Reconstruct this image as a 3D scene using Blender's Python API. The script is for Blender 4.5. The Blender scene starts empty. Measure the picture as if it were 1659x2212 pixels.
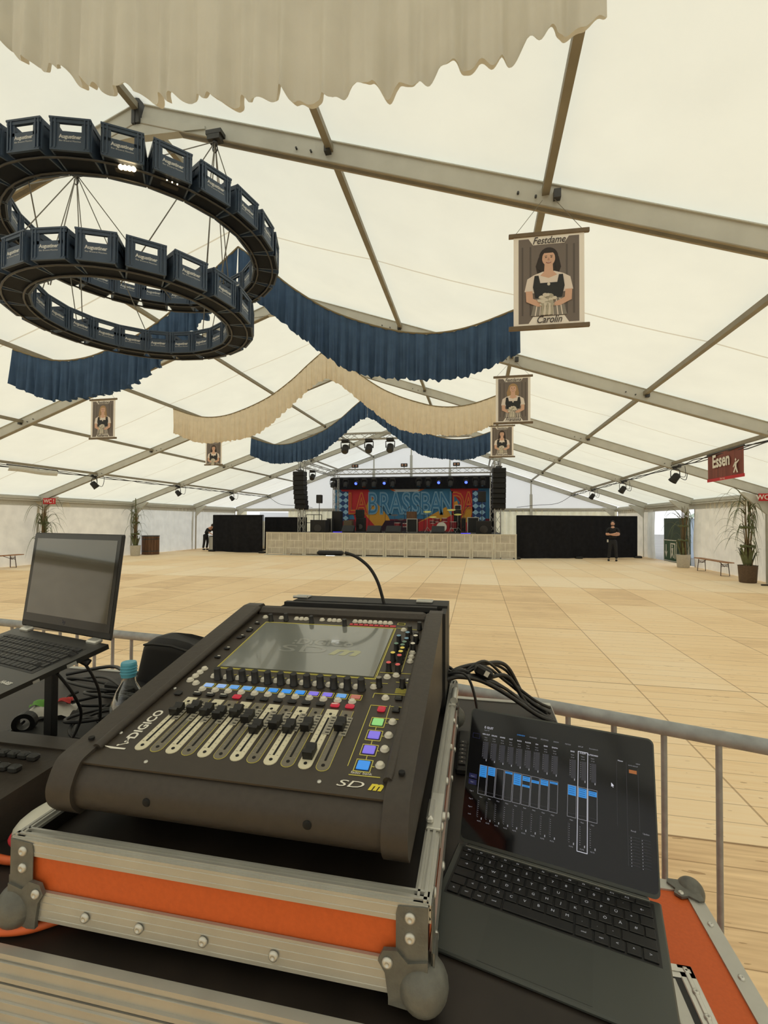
import bpy, math, random
import numpy as np
from mathutils import Vector, Matrix

C = bpy.context.scene.collection
PI = math.pi
random.seed(7)

# ------------------------------------------------------------------ camera
scene = bpy.context.scene
FPX, YAW, PIT, ROL = 1004.85, .1976, .0203, .005
CAM = Vector((4.2177, 0.0, 1.7162))
_c, _s = math.cos(YAW), math.sin(YAW)
R0 = Vector((_c, _s, 0)); F0 = Vector((-_s, _c, 0)); U0 = Vector((0, 0, 1))
FW = F0 * math.cos(PIT) + U0 * math.sin(PIT); U1 = -F0 * math.sin(PIT) + U0 * math.cos(PIT)
RT = R0 * math.cos(ROL) + U1 * math.sin(ROL); UP = -R0 * math.sin(ROL) + U1 * math.cos(ROL)
cam_data = bpy.data.cameras.new('camera'); cam = bpy.data.objects.new('camera', cam_data); C.objects.link(cam)
m = Matrix.Identity(4)
for r in range(3):
    m[r][0] = RT[r]; m[r][1] = UP[r]; m[r][2] = -FW[r]; m[r][3] = CAM[r]
cam.matrix_world = m
cam_data.sensor_fit = 'AUTO'; cam_data.sensor_width = 36.0; cam_data.lens = FPX * 36.0 / 2212.0
cam_data.clip_start = .05; cam_data.clip_end = 300
scene.camera = cam

# ------------------------------------------------------------------ light and exposure
world = bpy.data.worlds.new('overcast_sky'); scene.world = world; world.use_nodes = True
wn = world.node_tree.nodes; wl_ = world.node_tree.links
bg = wn['Background']
tc = wn.new('ShaderNodeTexCoord'); sep = wn.new('ShaderNodeSeparateXYZ'); rp = wn.new('ShaderNodeValToRGB')
wl_.new(tc.outputs['Generated'], sep.inputs[0]); wl_.new(sep.outputs['Z'], rp.inputs[0]); wl_.new(rp.outputs[0], bg.inputs[0])
rp.color_ramp.elements[0].position = 0.0; rp.color_ramp.elements[0].color = (.86, .875, .88, 1)
rp.color_ramp.elements[1].position = .6; rp.color_ramp.elements[1].color = (.985, .985, .98, 1)
bg.inputs[1].default_value = 1.42
vs = scene.view_settings
scene.display_settings.display_device = 'sRGB'
vs.view_transform = 'Standard'; vs.look = 'None'; vs.gamma = 1.0; vs.use_curve_mapping = False
vs.exposure = 0.0
try:
    scene.cycles.max_bounces = 8; scene.cycles.diffuse_bounces = 5; scene.cycles.transmission_bounces = 6
    scene.cycles.glossy_bounces = 3; scene.cycles.transparent_max_bounces = 8
    scene.cycles.use_denoising = True; scene.cycles.sample_clamp_indirect = 6.0
except Exception:
    pass

# ------------------------------------------------------------------ materials
def lin(c):
    return tuple((v / 12.92 if v <= .04045 else ((v + .055) / 1.055) ** 2.4) for v in c)
def rgb(r, g, b): return lin((r / 255, g / 255, b / 255)) + (1,)
def mat(name, col, rough=.5, metal=0, spec=.5, noise=0, nscale=20, bump=0, coat=0, emit=None, es=0, stretch=None):
    m = bpy.data.materials.new(name); m.use_nodes = True
    nt = m.node_tree; b = nt.nodes['Principled BSDF']
    b.inputs['Base Color'].default_value = col; b.inputs['Roughness'].default_value = rough
    b.inputs['Metallic'].default_value = metal; b.inputs['Specular IOR Level'].default_value = spec
    b.inputs['Coat Weight'].default_value = coat; b.inputs['Coat Roughness'].default_value = .03
    if emit is not None:
        b.inputs['Emission Color'].default_value = emit; b.inputs['Emission Strength'].default_value = es
    if noise or bump:
        t = nt.nodes.new('ShaderNodeTexCoord'); n = nt.nodes.new('ShaderNodeTexNoise')
        n.inputs['Scale'].default_value = nscale; n.inputs['Detail'].default_value = 5
        if stretch:
            mp = nt.nodes.new('ShaderNodeMapping'); mp.inputs['Scale'].default_value = stretch
            nt.links.new(t.outputs['Object'], mp.inputs[0]); nt.links.new(mp.outputs[0], n.inputs['Vector'])
        else:
            nt.links.new(t.outputs['Object'], n.inputs['Vector'])
        if noise:
            r = nt.nodes.new('ShaderNodeValToRGB')
            r.color_ramp.elements[0].position = .3; r.color_ramp.elements[1].position = .7
            r.color_ramp.elements[0].color = tuple(max(0, v * (1 - noise)) for v in col[:3]) + (1,)
            r.color_ramp.elements[1].color = tuple(min(1, v * (1 + noise)) for v in col[:3]) + (1,)
            nt.links.new(n.outputs[0], r.inputs[0]); nt.links.new(r.outputs[0], b.inputs['Base Color'])
        if bump:
            bp = nt.nodes.new('ShaderNodeBump'); bp.inputs['Strength'].default_value = bump
            bp.inputs['Distance'].default_value = .01
            nt.links.new(n.outputs[0], bp.inputs['Height']); nt.links.new(bp.outputs[0], b.inputs['Normal'])
    return m
def membrane(name, col, trans=.5, noise=.03, seam=None, tcol=None, nscale=1.2, bump=0):
    m = bpy.data.materials.new(name); m.use_nodes = True
    nt = m.node_tree; nt.nodes.clear()
    out = nt.nodes.new('ShaderNodeOutputMaterial'); mix = nt.nodes.new('ShaderNodeMixShader')
    d = nt.nodes.new('ShaderNodeBsdfDiffuse'); tr = nt.nodes.new('ShaderNodeBsdfTranslucent')
    t = nt.nodes.new('ShaderNodeTexCoord'); n = nt.nodes.new('ShaderNodeTexNoise')
    n.inputs['Scale'].default_value = nscale; n.inputs['Detail'].default_value = 6
    r = nt.nodes.new('ShaderNodeValToRGB')
    r.color_ramp.elements[0].position = .3; r.color_ramp.elements[1].position = .7
    def vary(c, k): return tuple(min(1, v * k) for v in c[:3]) + (1,)
    r.color_ramp.elements[0].color = vary(col, 1 - noise); r.color_ramp.elements[1].color = vary(col, 1 + noise)
    nt.links.new(t.outputs['Object'], n.inputs['Vector']); nt.links.new(n.outputs[0], r.inputs[0])
    colout = r.outputs[0]
    if seam:
        # welded seams and fine stretch creases that run up the sheet
        sp = nt.nodes.new('ShaderNodeSeparateXYZ'); nt.links.new(t.outputs['Object'], sp.inputs[0])
        a = nt.nodes.new('ShaderNodeMath'); a.operation = 'ADD'; a.inputs[1].default_value = 100 - seam
        nt.links.new(sp.outputs['Y'], a.inputs[0])
        p = nt.nodes.new('ShaderNodeMath'); p.operation = 'PINGPONG'; p.inputs[1].default_value = 2.5
        nt.links.new(a.outputs[0], p.inputs[0])
        l = nt.nodes.new('ShaderNodeMath'); l.operation = 'LESS_THAN'; l.inputs[1].default_value = .016
        nt.links.new(p.outputs[0], l.inputs[0])
        mx = nt.nodes.new('ShaderNodeMixRGB'); mx.blend_type = 'MULTIPLY'; mx.inputs[2].default_value = (.74, .68, .6, 1)
        nt.links.new(l.outputs[0], mx.inputs[0]); nt.links.new(colout, mx.inputs[1]); colout = mx.outputs[0]
    nt.links.new(colout, d.inputs[0])
    if tcol is None: nt.links.new(colout, tr.inputs[0])
    else: tr.inputs[0].default_value = tcol
    if bump:
        bp = nt.nodes.new('ShaderNodeBump'); bp.inputs['Strength'].default_value = bump; bp.inputs['Distance'].default_value = .05
        nt.links.new(n.outputs[0], bp.inputs['Height']); nt.links.new(bp.outputs[0], d.inputs['Normal']); nt.links.new(bp.outputs[0], tr.inputs['Normal'])
    mix.inputs[0].default_value = trans
    nt.links.new(d.outputs[0], mix.inputs[1]); nt.links.new(tr.outputs[0], mix.inputs[2]); nt.links.new(mix.outputs[0], out.inputs[0])
    return m

M = {}
M['roof'] = membrane('cream_roof_sheeting', (.905, .92, .80, 1), .5, .025, seam=2.6)
M['roof_far'] = membrane('whiter_roof_sheeting', (.92, .935, .87, 1), .53, .03, seam=2.6)
M['gable'] = membrane('white_gable_sheeting', (.95, .96, .95, 1), .6, .015)
M['wall'] = membrane('wall_sheeting', (.87, .82, .70, 1), .42, .08, nscale=2.5, bump=.5)
M['wallw'] = membrane('white_wall_sheeting', (.86, .87, .84, 1), .42, .06, nscale=2.5, bump=.5)
M['curtain'] = membrane('striped_curtain_sheeting', (.88, .85, .68, 1), .42, .06, nscale=3)
M['pelmet'] = mat('grey_pelmet_sheeting', rgb(198, 197, 190), .6, noise=.05)
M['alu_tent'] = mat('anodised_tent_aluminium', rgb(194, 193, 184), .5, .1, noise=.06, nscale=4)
M['alu_dark'] = mat('browner_tent_aluminium', rgb(156, 147, 128), .55, .1, noise=.1, nscale=4)
M['purlin'] = mat('purlin_aluminium', rgb(138, 131, 114), .55, .1, noise=.1, nscale=5)
M['steel'] = mat('galvanised_steel', rgb(150, 153, 154), .5, .2, noise=.2, nscale=22, bump=.1)
M['steel_dark'] = mat('dark_steel', rgb(74, 74, 74), .45, .6, noise=.1)
M['chrome'] = mat('bright_metal', rgb(206, 205, 198), .3, .6, noise=.05)
M['alu'] = mat('case_aluminium', rgb(186, 185, 178), .34, .5, noise=.06, nscale=18)
M['ball'] = mat('zinc_ball_corner', rgb(104, 104, 98), .5, .2, noise=.18, nscale=60, bump=.2)
M['orange'] = mat('orange_laminate', rgb(206, 96, 44), .55, spec=.3, noise=.05, nscale=160, bump=.05)
M['black'] = mat('matt_black', rgb(30, 29, 28), .6, noise=.15, nscale=40)
M['black_cloth'] = mat('black_molton', rgb(34, 34, 37), .95, spec=.1, noise=.2, nscale=6)
M['black_lam'] = mat('black_laminate', rgb(40, 34, 30), .45, spec=.4, noise=.25, nscale=14, bump=.03)
M['black_gloss'] = mat('gloss_black', rgb(14, 14, 15), .08, spec=.6)
M['rubber'] = mat('black_rubber', rgb(24, 23, 23), .5, spec=.4)
M['desk'] = mat('desk_body', rgb(62, 56, 50), .5, spec=.4, noise=.08, nscale=90, bump=.06)
M['panel'] = mat('desk_panel', rgb(58, 51, 43), .42, spec=.45, noise=.06, nscale=60)
M['knob'] = mat('knob_black', rgb(20, 19, 18), .4, spec=.5)
M['btn'] = mat('button_cream', rgb(214, 208, 192), .35)
M['strip_l'] = mat('fader_strip_cream', rgb(212, 205, 178), .45)
M['strip_d'] = mat('fader_strip_grey', rgb(112, 106, 92), .45)
M['strip_s'] = mat('fader_scale_grey', rgb(150, 145, 130), .45)
M['slot'] = mat('slot_black', rgb(10, 9, 9), .8)
M['yline'] = mat('yellow_print', rgb(208, 198, 96), .5)
M['white'] = mat('white_print', rgb(228, 224, 212), .5)
M['redp'] = mat('red_print', rgb(196, 52, 62), .5)
M['yellowp'] = mat('yellow_logo', rgb(224, 206, 60), .5)
M['anth'] = mat('anthracite_laptop', rgb(70, 73, 70), .42, metal=.3, spec=.5)
M['key'] = mat('key_black', rgb(20, 20, 21), .5)
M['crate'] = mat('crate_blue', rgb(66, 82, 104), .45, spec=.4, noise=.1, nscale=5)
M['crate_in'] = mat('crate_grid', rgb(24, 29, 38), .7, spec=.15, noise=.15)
M['lbl'] = mat('crate_print', rgb(206, 210, 212), .5)
M['glassdark'] = mat('brown_bottle_glass', rgb(60, 42, 24), .08, spec=.8)
M['swag_white'] = membrane('white_swag_cloth', (.72, .70, .63, 1), .22, .05, nscale=3)
M['swag_beige'] = membrane('beige_swag_cloth', (.86, .76, .60, 1), .38, .05, nscale=6)
M['swag_blue'] = membrane('blue_swag_cloth', (.07, .12, .215, 1), .14, .12, nscale=5)
M['cord'] = mat('swag_cord', rgb(132, 120, 92), .8)
M['rope'] = mat('steel_rope', rgb(120, 116, 106), .5, .3)
M['wood'] = mat('bench_wood', rgb(152, 104, 62), .55, noise=.15, nscale=8, stretch=(1, 10, 10))
M['slat'] = mat('dowel_wood', rgb(112, 96, 74), .6, noise=.12, nscale=10)
M['barrelwood'] = mat('barrel_wood', rgb(104, 72, 48), .6, noise=.35, nscale=9, stretch=(3, 3, .3))
M['leaf'] = mat('reed_leaf', rgb(92, 98, 62), .6, noise=.3, nscale=6)
M['stalk'] = mat('reed_stalk', rgb(118, 98, 66), .7, noise=.3, nscale=9, stretch=(1, 1, .15))
M['pot'] = mat('plant_pot', rgb(92, 74, 58), .7, noise=.2)
M['potw'] = mat('white_plant_pot', rgb(190, 186, 176), .6, noise=.08)
M['redsign'] = mat('red_sign', rgb(188, 34, 38), .5)
M['skin'] = mat('skin', rgb(214, 166, 142), .5)
M['polo'] = mat('black_shirt', rgb(28, 28, 31), .85)
M['trouser'] = mat('dark_trousers', rgb(33, 33, 36), .85)
M['hair'] = mat('dark_hair', rgb(46, 36, 28), .6)
M['shoe'] = mat('black_shoes', rgb(18, 18, 18), .5)
M['cable'] = mat('black_cable', rgb(26, 25, 25), .45, spec=.5)
M['cable_o'] = mat('orange_cable', rgb(222, 104, 52), .5)
M['paper'] = mat('poster_paper', rgb(244, 238, 230), .6)
def flat(name, r, g, b, rough=.6): return mat(name, rgb(r, g, b), rough)
def glow(name, r, g, b, s): return mat(name, rgb(r // 4, g // 4, b // 4), .4, emit=rgb(r, g, b), es=s)
M['lcd_blue'] = glow('lit_display_sky_blue', 110, 172, 235, .8)
M['lcd_lblue'] = glow('lit_display_pale_blue', 150, 185, 235, .85)
M['lcd_dblue'] = glow('lit_display_strong_blue', 60, 150, 235, .85)
M['lcd_violet'] = glow('lit_display_violet', 140, 122, 235, .8)
M['lcd_pink'] = glow('lit_display_salmon', 200, 120, 100, .7)
M['lcd_green'] = glow('lit_display_green', 150, 222, 130, .8)
M['led_red'] = glow('lit_red_key', 205, 40, 60, .7)
M['ui_blue'] = glow('screen_blue', 48, 145, 225, .75)
M['ui_white'] = glow('screen_white', 225, 225, 235, .8)
M['ui_grey'] = glow('screen_grey', 165, 165, 172, .6)
M['ui_dim'] = glow('screen_dim_grey', 58, 58, 66, .5)
M['ui_navy'] = glow('screen_navy', 34, 38, 90, .4)
M['ui_orange'] = glow('screen_orange', 200, 120, 60, .5)
M['legend'] = glow('backlit_key_legend', 200, 200, 200, .55)
M['spot_blue'] = glow('lit_blue_lamp', 60, 80, 255, 5)
M['floor_blue'] = glow('lit_blue_strip', 70, 60, 255, 3)
M['lamp_warm'] = glow('lit_floodlight', 255, 225, 170, 22)
M['led_white'] = glow('lit_white_led', 235, 235, 225, 3)

# ------------------------------------------------------------------ geometry helpers
class G:
    """collects geometry; build() links it as one mesh object"""
    def __init__(s): s.v = []; s.f = []; s.mi = []; s.sm = []; s.cur = 0; s.mats = []
    def use(s, m):
        if m not in s.mats: s.mats.append(m)
        s.cur = s.mats.index(m); return s
    def add(s, vs, fs, smooth=False, T=None):
        o = len(s.v)
        for p in vs:
            p = Vector(p)
            s.v.append(tuple(T @ p if T is not None else p))
        for f in fs: s.f.append(tuple(o + i for i in f)); s.mi.append(s.cur); s.sm.append(smooth)
        return s
    def box(s, c, d, T=None, bev=0):
        x, y, z = c; a, b, h = d[0] / 2, d[1] / 2, d[2] / 2
        if bev <= 0:
            vs = [(x + i * a, y + j * b, z + k * h) for k in (-1, 1) for j in (-1, 1) for i in (-1, 1)]
            return s.add(vs, [(0, 2, 3, 1), (4, 5, 7, 6), (0, 1, 5, 4), (2, 6, 7, 3), (0, 4, 6, 2), (1, 3, 7, 5)], False, T)
        e = min(bev, a * .95, b * .95, h * .95)
        def ring(ins, zz):
            A, B = a - ins, b - ins; k = e * .7
            return [(x - A + k, y - B, z + zz), (x + A - k, y - B, z + zz), (x + A, y - B + k, z + zz), (x + A, y + B - k, z + zz),
                    (x + A - k, y + B, z + zz), (x - A + k, y + B, z + zz), (x - A, y + B - k, z + zz), (x - A, y - B + k, z + zz)]
        vs = ring(e, -h) + ring(0, -h + e) + ring(0, h - e) + ring(e, h)
        fs = [tuple(range(7, -1, -1)), tuple(range(24, 32))]
        for r in range(3):
            for i in range(8):
                j = (i + 1) % 8; fs.append((r * 8 + i, r * 8 + j, r * 8 + 8 + j, r * 8 + 8 + i))
        return s.add(vs, fs, False, T)
    def prism(s, pts, lo, hi, axis='z', T=None, smooth=False):
        """polygon pts (2D) extruded along an axis; axis x: pts=(y,z), y: (x,z), z: (x,y)"""
        def mk(p, h):
            return {'x': (h, p[0], p[1]), 'y': (p[0], h, p[1]), 'z': (p[0], p[1], h)}[axis]
        n = len(pts); vs = [mk(p, lo) for p in pts] + [mk(p, hi) for p in pts]
        s.add(vs, [tuple(range(n))[::-1], tuple(range(n, 2 * n))], False, T)
        return s.add(vs, [(i, (i + 1) % n, n + (i + 1) % n, n + i) for i in range(n)], smooth, T)
    def lathe(s, prof, seg=20, T=None, smooth=True, cap=True):
        """prof: (r,z) pairs"""
        vs = []; n = len(prof)
        for r, z in prof:
            for k in range(seg): a = 2 * PI * k / seg; vs.append((r * math.cos(a), r * math.sin(a), z))
        fs = [(i * seg + k, i * seg + (k + 1) % seg, (i + 1) * seg + (k + 1) % seg, (i + 1) * seg + k) for i in range(n - 1) for k in range(seg)]
        s.add(vs, fs, smooth, T)
        if cap: s.add(vs, [tuple(range(seg))[::-1], tuple(range((n - 1) * seg, n * seg))], False, T)
        return s
    def cyl(s, p, q, r, seg=12, r2=None, T=None):
        p = Vector(p); q = Vector(q); d = q - p; L = d.length
        if L < 1e-9: return s
        X = Matrix.Translation(p) @ d.to_track_quat('Z', 'Y').to_matrix().to_4x4()
        if T is not None: X = T @ X
        return s.lathe([(r, 0), (r if r2 is None else r2, L)], seg, X)
    def bar(s, p, q, w, h, T=None, up=(0, 0, 1)):
        """rectangular bar from p to q, width w across, height h along up"""
        p = Vector(p); q = Vector(q); d = (q - p).normalized(); u = Vector(up); sd = d.cross(u).normalized(); u = sd.cross(d)
        vs = [e + sd * i * w / 2 + u * k * h / 2 for e in (p, q) for k in (-1, 1) for i in (-1, 1)]
        return s.add(vs, [(0, 1, 3, 2), (4, 6, 7, 5), (0, 4, 5, 1), (2, 3, 7, 6), (0, 2, 6, 4), (1, 5, 7, 3)], False, T)
    def tube(s, pts, r, seg=8, T=None, closed=False):
        pts = [Vector(p) for p in pts]; n = len(pts); vs = []
        rr = r if isinstance(r, (list, tuple)) else [r] * n
        up = Vector((0, 0, 1)); prev = None
        for i in range(n):
            a = pts[i - 1] if (i > 0 or closed) else pts[i]; b = pts[(i + 1) % n] if (i < n - 1 or closed) else pts[i]
            t = (b - a).normalized()
            if prev is None:
                x = t.cross(up)
                if x.length < .1: x = t.cross(Vector((1, 0, 0)))
            else: x = prev - t * prev.dot(t)
            x.normalize(); prev = x; y = t.cross(x)
            for k in range(seg):
                an = 2 * PI * k / seg; vs.append(pts[i] + (x * math.cos(an) + y * math.sin(an)) * rr[i])
        m_ = n if closed else n - 1
        fs = [(i * seg + k, i * seg + (k + 1) % seg, ((i + 1) % n) * seg + (k + 1) % seg, ((i + 1) % n) * seg + k) for i in range(m_) for k in range(seg)]
        s.add(vs, fs, True, T)
        if not closed: s.add(vs, [tuple(range(seg))[::-1], tuple(range((n - 1) * seg, n * seg))], False, T)
        return s
    def sphere(s, c, r, seg=14, rings=8, sc=(1, 1, 1), T=None):
        prof = [(max(1e-4, math.sin(PI * i / rings)) * r, -math.cos(PI * i / rings) * r) for i in range(rings + 1)]
        X = Matrix.Translation(Vector(c)) @ Matrix.Diagonal((sc[0], sc[1], sc[2], 1))
        if T is not None: X = T @ X
        return s.lathe(prof, seg, X, True, False)
    def grid(s, fn, nu, nv, T=None, smooth=True):
        vs = [fn(i / nu, j / nv) for j in range(nv + 1) for i in range(nu + 1)]
        fs = [(j * (nu + 1) + i, j * (nu + 1) + i + 1, (j + 1) * (nu + 1) + i + 1, (j + 1) * (nu + 1) + i) for j in range(nv) for i in range(nu)]
        return s.add(vs, fs, smooth, T)
    def mesh(s, name, mats):
        me = bpy.data.meshes.new(name); me.from_pydata(s.v, [], s.f)
        for mm in (s.mats or (mats if isinstance(mats, list) else [mats])): me.materials.append(mm)
        me.polygons.foreach_set('material_index', s.mi); me.polygons.foreach_set('use_smooth', s.sm)
        me.update(); return me
    def build(s, name, mats=None, parent=None, loc=None, rot=None):
        return link(s.mesh(name, mats), name, parent, loc, rot)

def link(me, name, parent=None, loc=None, rot=None):
    o = bpy.data.objects.new(name, me); C.objects.link(o)
    if parent is not None: o.parent = parent
    if loc is not None: o.location = loc
    if rot is not None: o.rotation_euler = rot
    return o
def tag(o, label=None, cat=None, group=None, kind=None):
    if label: o['label'] = label
    if cat: o['category'] = cat
    if group: o['group'] = group
    if kind: o['kind'] = kind
    return o
def thing(name, label, cat, loc=(0, 0, 0), rot=(0, 0, 0), group=None):
    o = bpy.data.objects.new(name, None); C.objects.link(o); o.empty_display_size = .1
    o.location = loc; o.rotation_euler = rot
    return tag(o, label, cat, group)
def dup(root, loc, rot, label, group=None):
    r = root.copy(); C.objects.link(r); r.location = loc; r.rotation_euler = rot
    if label: r['label'] = label
    if group: r['group'] = group
    for ch in list(root.children):
        c = ch.copy(); C.objects.link(c); c.parent = r
        for g in ch.children:
            d = g.copy(); C.objects.link(d); d.parent = c
    return r
_tc = {}
def textmesh(txt, size=1, depth=0.0, offset=0.0, shear=0.0, align='CENTER', spacing=1.0, xs=1.0):
    """text in the XY plane as a mesh (size = letter height scale)"""
    key = (txt, size, depth, offset, shear, align, spacing, xs)
    if key in _tc: return _tc[key]
    cu = bpy.data.curves.new('text', 'FONT'); cu.body = txt; cu.size = size; cu.extrude = depth; cu.offset = offset
    cu.shear = shear; cu.align_x = align; cu.align_y = 'CENTER'; cu.space_character = spacing; cu.resolution_u = 3
    o = bpy.data.objects.new('text', cu); C.objects.link(o)
    bpy.context.view_layer.update()
    dg = bpy.context.evaluated_depsgraph_get(); me = bpy.data.meshes.new_from_object(o.evaluated_get(dg))
    bpy.data.objects.remove(o)
    if xs != 1.0:
        for v in me.vertices: v.co.x *= xs
    _tc[key] = me; return me
def textinto(g, txt, size, T, **kw):
    me = textmesh(txt, size, **kw)
    g.add([v.co.copy() for v in me.vertices], [tuple(p.vertices) for p in me.polygons], False, T); return g
def frame(o, ex, ey):
    """4x4 with origin o and axes ex, ey, ex x ey"""
    ex = Vector(ex).normalized(); ey = Vector(ey).normalized(); ez = ex.cross(ey)
    mm = Matrix.Identity(4)
    for r in range(3): mm[r][0] = ex[r]; mm[r][1] = ey[r]; mm[r][2] = ez[r]; mm[r][3] = o[r]
    return mm
def spline(pts, n=8):
    pts = [Vector(p) for p in pts]; P = [pts[0]] + pts + [pts[-1]]; out = []
    for i in range(1, len(P) - 2):
        a, b, c, d = P[i - 1:i + 3]
        for k in range(n):
            t = k / n
            out.append(.5 * ((2 * b) + (c - a) * t + (2 * a - 5 * b + 4 * c - d) * t * t + (3 * b - a - 3 * c + d) * t ** 3))
    out.append(pts[-1]); return out
def interp(pts, x):
    for (x0, y0), (x1, y1) in zip(pts, pts[1:]):
        if x <= x1: t = (x - x0) / (x1 - x0); return y0 + (y1 - y0) * t
    return pts[-1][1]
def smooth_interp(pts, x):
    n = len(pts)
    for i in range(n - 1):
        if x <= pts[i + 1][0] or i == n - 2:
            x0, y0 = pts[i]; x1, y1 = pts[i + 1]; h = x1 - x0; t = min(1, max(0, (x - x0) / h))
            m0 = (y1 - pts[i - 1][1]) / (x1 - pts[i - 1][0]) if i > 0 else (y1 - y0) / h
            m1 = (pts[i + 2][1] - y0) / (pts[i + 2][0] - x0) if i < n - 2 else (y1 - y0) / h
            return (2 * t ** 3 - 3 * t ** 2 + 1) * y0 + (t ** 3 - 2 * t ** 2 + t) * h * m0 + (-2 * t ** 3 + 3 * t ** 2) * y1 + (t ** 3 - t ** 2) * h * m1
def struct(name, g, m, label=None):
    return tag(g.build(name, m), label, None, None, 'structure')
# ------------------------------------------------------------------ the tent shell
FY = [5.09 + 5 * i for i in range(-3, 6)]           # frame planes, gable at 30.09
HX, ZR, SL, ZE = 12.5, 6.9, .3476, 2.57
def zroof(x): return ZR - SL * abs(x)
YB, YG = FY[0], FY[-1]

# floor: boards run across, laid in 1.03 x 2.55 m panels
fm = bpy.data.materials.new('boarded_floor'); fm.use_nodes = True
nt = fm.node_tree; b = nt.nodes['Principled BSDF']; L = nt.links
tcn = nt.nodes.new('ShaderNodeTexCoord'); sp = nt.nodes.new('ShaderNodeSeparateXYZ'); L.new(tcn.outputs['Object'], sp.inputs[0])
def mth(op, a, bb=None, c=None):
    n = nt.nodes.new('ShaderNodeMath'); n.operation = op
    for i, v in enumerate((a, bb, c)):
        if v is None: continue
        if isinstance(v, (int, float)): n.inputs[i].default_value = v
        else: L.new(v, n.inputs[i])
    return n.outputs[0]
PX, PY, OX, OY = 1.035, 2.545, 3.775, 2.85
ix = mth('DIVIDE', mth('SUBTRACT', sp.outputs['X'], OX), PX); iy = mth('DIVIDE', mth('SUBTRACT', sp.outputs['Y'], OY), PY)
fx = mth('FRACT', ix); fy = mth('FRACT', iy); cx = mth('FLOOR', ix); cy = mth('FLOOR', iy)
comb = nt.nodes.new('ShaderNodeCombineXYZ'); L.new(cx, comb.inputs[0]); L.new(cy, comb.inputs[1])
wh = nt.nodes.new('ShaderNodeTexWhiteNoise'); L.new(comb.outputs[0], wh.inputs['Vector'])
comr = nt.nodes.new('ShaderNodeCombineXYZ'); L.new(cy, comr.inputs[1]); wr = nt.nodes.new('ShaderNodeTexWhiteNoise'); L.new(comr.outputs[0], wr.inputs['Vector'])
iplk = mth('MULTIPLY', fy, 13); plk = mth('FRACT', iplk); cpl = mth('FLOOR', iplk)
comp = nt.nodes.new('ShaderNodeCombineXYZ'); L.new(cx, comp.inputs[0]); L.new(cy, comp.inputs[1]); L.new(cpl, comp.inputs[2])
wp = nt.nodes.new('ShaderNodeTexWhiteNoise'); L.new(comp.outputs[0], wp.inputs['Vector'])
def edge(fr, w, period):   # 1 inside a gap of w metres at both borders
    a = mth('PINGPONG', fr, .5); return mth('LESS_THAN', a, w / period)
jx = edge(fx, .007, PX); jy = edge(fy, .009, PY); jp = edge(plk, .003, PY / 13)
grain = nt.nodes.new('ShaderNodeTexNoise'); mp = nt.nodes.new('ShaderNodeMapping'); mp.inputs['Scale'].default_value = (1.6, 26, 1)
L.new(tcn.outputs['Object'], mp.inputs[0]); L.new(mp.outputs[0], grain.inputs['Vector']); grain.inputs['Scale'].default_value = 1.4; grain.inputs['Detail'].default_value = 6
knots = nt.nodes.new('ShaderNodeTexNoise'); mk = nt.nodes.new('ShaderNodeMapping'); mk.inputs['Scale'].default_value = (5, 26, 1)
L.new(tcn.outputs['Object'], mk.inputs[0]); L.new(mk.outputs[0], knots.inputs['Vector']); knots.inputs['Scale'].default_value = 1.5; knots.inputs['Detail'].default_value = 2
dirt = nt.nodes.new('ShaderNodeTexNoise'); L.new(tcn.outputs['Object'], dirt.inputs['Vector']); dirt.inputs['Scale'].default_value = .55; dirt.inputs['Detail'].default_value = 7
val = mth('ADD', mth('MULTIPLY', wh.outputs['Value'], .20), mth('MULTIPLY', wr.outputs['Value'], .32))
val = mth('ADD', val, mth('MULTIPLY', wp.outputs['Value'], .08)); val = mth('ADD', val, mth('MULTIPLY', grain.outputs[0], .46)); val = mth('ADD', val, mth('MULTIPLY', dirt.outputs[0], .36)); val = mth('SUBTRACT', val, .05)
ramp = nt.nodes.new('ShaderNodeValToRGB'); L.new(val, ramp.inputs[0])
ramp.color_ramp.elements[0].position = .3; ramp.color_ramp.elements[0].color = rgb(198, 162, 122)
ramp.color_ramp.elements[1].position = .92; ramp.color_ramp.elements[1].color = rgb(254, 234, 202)
e = ramp.color_ramp.elements.new(.6); e.color = rgb(246, 216, 172)
kr = mth('GREATER_THAN', knots.outputs[0], .70)
mx0 = nt.nodes.new('ShaderNodeMixRGB'); mx0.blend_type = 'MULTIPLY'; L.new(mth('MULTIPLY', kr, .55), mx0.inputs[0]); L.new(ramp.outputs[0], mx0.inputs[1]); mx0.inputs[2].default_value = (.35, .25, .17, 1)
mx1 = nt.nodes.new('ShaderNodeMixRGB'); mx1.blend_type = 'MULTIPLY'; L.new(mth('MULTIPLY', jp, .6), mx1.inputs[0]); L.new(mx0.outputs[0], mx1.inputs[1]); mx1.inputs[2].default_value = (.3, .22, .15, 1)
mx2 = nt.nodes.new('ShaderNodeMixRGB'); mx2.blend_type = 'MULTIPLY'; L.new(mth('MULTIPLY', mth('MAXIMUM', jx, jy), .6), mx2.inputs[0]); L.new(mx1.outputs[0], mx2.inputs[1]); mx2.inputs[2].default_value = (.3, .22, .15, 1)
L.new(mx2.outputs[0], b.inputs['Base Color']); b.inputs['Roughness'].default_value = .62; b.inputs['Specular IOR Level'].default_value = .25
g = G(); g.box((0, (YB + YG) / 2, -.05), (HX * 2 + .2, YG - YB + .2, .1)); struct('floor', g, fm, 'pale boarded dance floor laid in panels')
gm = mat('tarmac', rgb(150, 150, 148), .9, noise=.1, nscale=.5)
g = G(); g.box((0, 10, -.16), (140, 140, .1)); struct('ground', g, gm)

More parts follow.
